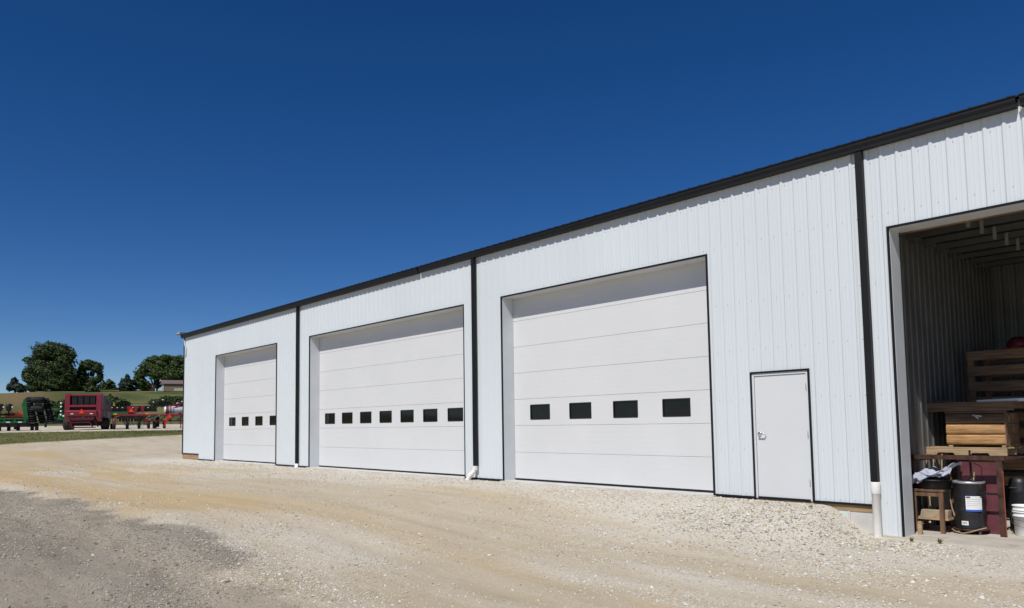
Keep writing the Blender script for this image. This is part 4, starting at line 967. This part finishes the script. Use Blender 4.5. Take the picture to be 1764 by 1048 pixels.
mb = MB(); mb.bar((.0, -.1, .90), (-.26, -.1, .30), .12); mb.bar((-.26, -.1, .34), (-.26, -.1, .14), .10); mb.build('jack_leg', REDREF, b)
for x in (.88, 1.10):
    mb = MB(); mb.box(x - .035, x + .035, .05, .11, .0, .97); mb.build('parking_stand', DRED, b)
wheel(b, -.86, .9, .31, .19, DRED); wheel(b, -.22, .9, .31, .19, DRED); wheel(b, -.86, 2.4, .31, .19, DRED)
mb = MB(); mb.box(-1.35, -1.22, .02, .10, 1.101, 1.17); mb.build('amber_light', ORANGE, b)
# grain drill behind
b = machine('grain_drill', 'long green and black grain drill with three red chutes parked behind the toolbar', 'drill', 226, 66, 0)
mb = MB(); mb.prism([(0, 1.5), (-.1, 1.88), (.7, 1.88), (.6, 1.5)], -2.05, 2.0, 'x'); mb.build('seed_hopper', MBLACK, b, .02)
mb = MB(); mb.box(-2.1, 2.04, -.02, .62, 1.38, 1.498); mb.build('hopper_shelf', MBLACK, b)
mb = MB(); mb.prism([(-.16, 1.12), (-.2, 1.36), (.1, 1.36), (.1, 1.12)], -2.05, .35, 'x'); mb.build('green_apron', GREEN, b, .01)
mb = MB(); mb.box(-2.1, 2.0, .05, .5, .82, 1.1); mb.build('tool_frame', DGREEN, b)
for k in range(22):
    x = -2.0 + k * .185; mb = MB(); mb.bar((x, .1, .9), (x + .02, -.25, .5), .05, .07); mb.lathe([(0, -.01), (.22, -.006), (.22, .006), (0, .01)], 12, (x + .03, -.25, .52), 'x'); mb.build('disc_opener', MBLACK if k % 2 else DGREEN, b)
for x in (-.2, .32, .86):
    mb = MB(); mb.prism([(x - .17, 1.86), (x + .17, 1.86), (x + .09, 1.28), (x - .07, 1.28)], -.26, -.12, 'y'); mb.build('red_chute', RED, b, .01)
for k in range(10):
    mb = MB(); x = -1.9 + .4 * k; mb.box(x - .05, x + .05, -.125, -.09, 1.70, 1.76); mb.build('hopper_latch', WHITEP, b)
mb = MB(); mb.prism([(-1.45, 1.9), (-1.25, 1.9), (-1.32, 2.0), (-1.30, 2.12), (-1.40, 2.12)], .1, .2, 'y'); mb.build('yellow_gauge', YEL, b)
mb = MB(); mb.bar((-.2, .3, 2.06), (1.85, .3, 2.06), .04); mb.bar((-.1, .3, 1.88), (-.1, .3, 2.05), .03); mb.bar((1.8, .3, 1.88), (1.8, .3, 2.05), .03); mb.build('hand_rail', MBLACK, b)
for x in (-2.15, 2.1): wheel(b, x, .9, .48, .3, YEL)
mb = MB(); mb.box(1.5, 1.98, -.19, -.105, 1.42, 1.84); mb.build('end_panel', MBLACK, b)
# folded tillage tool
b = machine('folded_disc_harrow', 'green tillage tool with a tall folded wing of dark discs leaning upright', 'implement', 40, 57.5, 0)
for z in (.86, .60):
    mb = MB(); mb.box(-2.2, .22, -.05, .08, z, z + .11); mb.build('frame_beam', GREEN, b, .01)
for x in (-1.9, -1.2, -.55, .1):
    mb = MB(); mb.box(x - .06, x + .06, -.04, .07, .712, .858); mb.build('frame_post', GREEN, b)
    mb = MB(); mb.box(x - .06, x + .06, .09, 2.6, .70, .82); mb.build('cross_beam', DGREEN, b)
mb = MB(); mb.prism([(-.14, 2.0), (.06, 2.42), (.16, 2.45), (.34, .72), (.12, .62)], .02, .12, 'y'); mb.build('wing_plate', GREEN, b, .01)
def gang(x0, x1, y, z0, z1, name):
    mb = MB(); n_ = 11
    mb.bar((x0, y, z0), (x1, y, z1), .07)
    for k in range(n_):
        t = (k + .5) / n_; c = Vector((x0 + (x1 - x0) * t, y, z0 + (z1 - z0) * t))
        d = Vector((x1 - x0, 0, z1 - z0)).normalized(); e = d.orthogonal().normalized(); f_ = d.cross(e); vs = []
        for i in range(12):
            a = 6.2832 * i / 12; vs.append(c + (e * math.cos(a) + f_ * math.sin(a)) * .25)
        vs = [v_ + (v_ - c).cross(Vector((0, 1, 0))) * 0 + d * ((v_ - c).y * .55) for v_ in vs]; vs2 = [v_ + d * .04 for v_ in vs]; mb.mat(1 if k % 3 == 0 else 0); mb.add(vs + vs2, [tuple(range(12)), tuple(range(23, 11, -1))] + [(i, i+12, (i+1) % 12 + 12, (i+1) % 12) for i in range(12)])
    mb.build(name, [MBLACK, DISCS], b)
gang(.70, .30, .2, .60, 2.50, 'disc_gang'); gang(1.86, 1.42, .3, .62, 2.42, 'disc_gang'); gang(.45, .20, .6, .6, 2.4, 'disc_gang'); gang(1.30, .90, .9, .6, 2.2, 'disc_gang'); 
for z in (.75, 1.15, 1.9, 2.25):
    mb = MB(); mb.bar((.45, .25, z), (1.72, .35, z - .02), .09, .08); mb.build('wing_beam', GREEN if z > 1.8 else MBLACK, b)
for z in (2.40, 1.72):
    mb = MB(); mb.lathe([(.12, -.42), (.22, -.45), (.24, -.2), (.24, .2), (.22, .45), (.12, .42)], 16, (.90, .1, z - .05), 'x'); mb.build('wing_tyre', TYRE, b)
mb = MB(); mb.prism([(.92, 1.85), (1.22, 1.85), (1.24, 2.2), (.95, 2.1)], .45, .55, 'y'); mb.build('green_bracket', GREEN, b)
for x in (.9, .6, -.3, -.9, -1.5): wheel(b, x, .5 if x > .4 else 1.0, .30, .24, DGREEN)
mb = MB(); mb.box(-2.2, .8, .3, 2.4, .30, .60); mb.build('disc_rows', MBLACK, b)
for x in (-.95, -.2):
    mb = MB(); mb.box(x - .13, x + .13, -.06, -.051, .62, .70); mb.build('reflector', WHITEP, b)
# row planter at the left edge
b = machine('row_planter', 'dark row planter with red hoses and white caps at the left edge of the frame', 'implement', 8, 64, 0)
mb = MB(); mb.box(-2.4, .7, .0, .16, 1.2, 1.36); mb.build('toolbar', MBLACK, b)
for k in range(5):
    x = -2.2 + k * .62
    mb = MB(); mb.lathe([(.0, .0), (.16, .02), (.24, .3), (.25, .55), (.18, .62), (0, .64)], 16, (x, -.1, 1.55)); mb.bar((x, .1, 1.3), (x, .1, 1.75), .12); mb.bar((x, .0, 1.2), (x + .05, -.4, .5), .10, .14); mb.build('row_unit', MBLACK, b)
    mb = MB(); mb.box(x + .18, x + .28, -.38, -.33, 1.85, 1.97); mb.build('white_cap', WHITEP, b)
mb = MB()
for k in range(7): mb.tube([(-.1 + .2 * k, .2, 1.2), (.1 + .2 * k, .1, 1.42 + .05 * (k % 3)), (.35 + .2 * k, .2, 1.15)], .05, 8)
mb.box(.0, 1.4, .15, .45, 1.08, 1.22); mb.build('red_hoses', REDREF, b)
for x in (-2.0, -.6, .8): wheel(b, x, .6, .4, .25, DGREEN)
mb = MB(); mb.box(-2.3, 1.5, .25, .8, .5, 1.07); mb.build('frame', MBLACK, b)
# far green mower with white marker pole
b = machine('green_mower', 'far green implement with a white marker pole between the tillage tool and the baler', 'implement', 99, 76, 0)
mb = MB(); mb.bar((-1.2, 0, 1.85), (.3, 0, 1.85), .09); mb.build('boom', GREEN, b)
mb = MB(); mb.prism([(0, .75), (.7, .7), (.75, 1.1), (.4, 1.5), (.1, 1.3)], .0, .6, 'y'); mb.build('hood', GREEN, b, .03)
mb = MB(); mb.box(-1.3, .8, .1, 1.2, .35, .72); mb.build('deck', MBLACK, b)
mb = MB(); mb.tube([(.28, -.05, .9), (.28, -.05, 2.5)], .035, 8); p_ = mb.build('marker_pole', MBLACK, b)
for z in (1.15, 1.5, 1.95, 2.3):
    mb = MB(); mb.lathe([(0, 0), (.085, .02), (.085, .16), (0, .18)], 10, (.28, -.05, z)); mb.build('marker_band', WHITEP, p_)
mb = MB(); mb.lathe([(0, 0), (.10, .02), (.10, .14), (0, .17)], 12, (.52, -.05, 1.02)); mb.build('white_cap', WHITEP, b)
for x in (-1.0, .6): wheel(b, x, .4, .35, .22, DGREEN)

# ------------------------------------------------------------------ camera
cd = bpy.data.cameras.new('camera'); co = bpy.data.objects.new('camera', cd); link(co); scene.camera = co
sp, cp = math.sin(PITCH), math.cos(PITCH)
fwd = Vector((FW[0] * cp, FW[1] * cp, sp)); right = Vector((RT[0], RT[1], 0)); up = right.cross(fwd)
sr, cr_ = math.sin(ROLL), math.cos(ROLL)
r2 = right * cr_ + up * sr; u2 = -right * sr + up * cr_
M = Matrix(((r2.x, u2.x, -fwd.x, CAM[0]), (r2.y, u2.y, -fwd.y, CAM[1]), (r2.z, u2.z, -fwd.z, CAM[2]), (0, 0, 0, 1)))
co.matrix_world = M
cd.sensor_width = 36; cd.lens = F / 1764 * 36; cd.shift_y = 109.093 / 1764; cd.clip_end = 3000; cd.clip_start = .05
scene.view_settings.view_transform = 'Standard'; scene.view_settings.look = 'None'; scene.view_settings.gamma = 1.0; scene.view_settings.exposure = 0.0
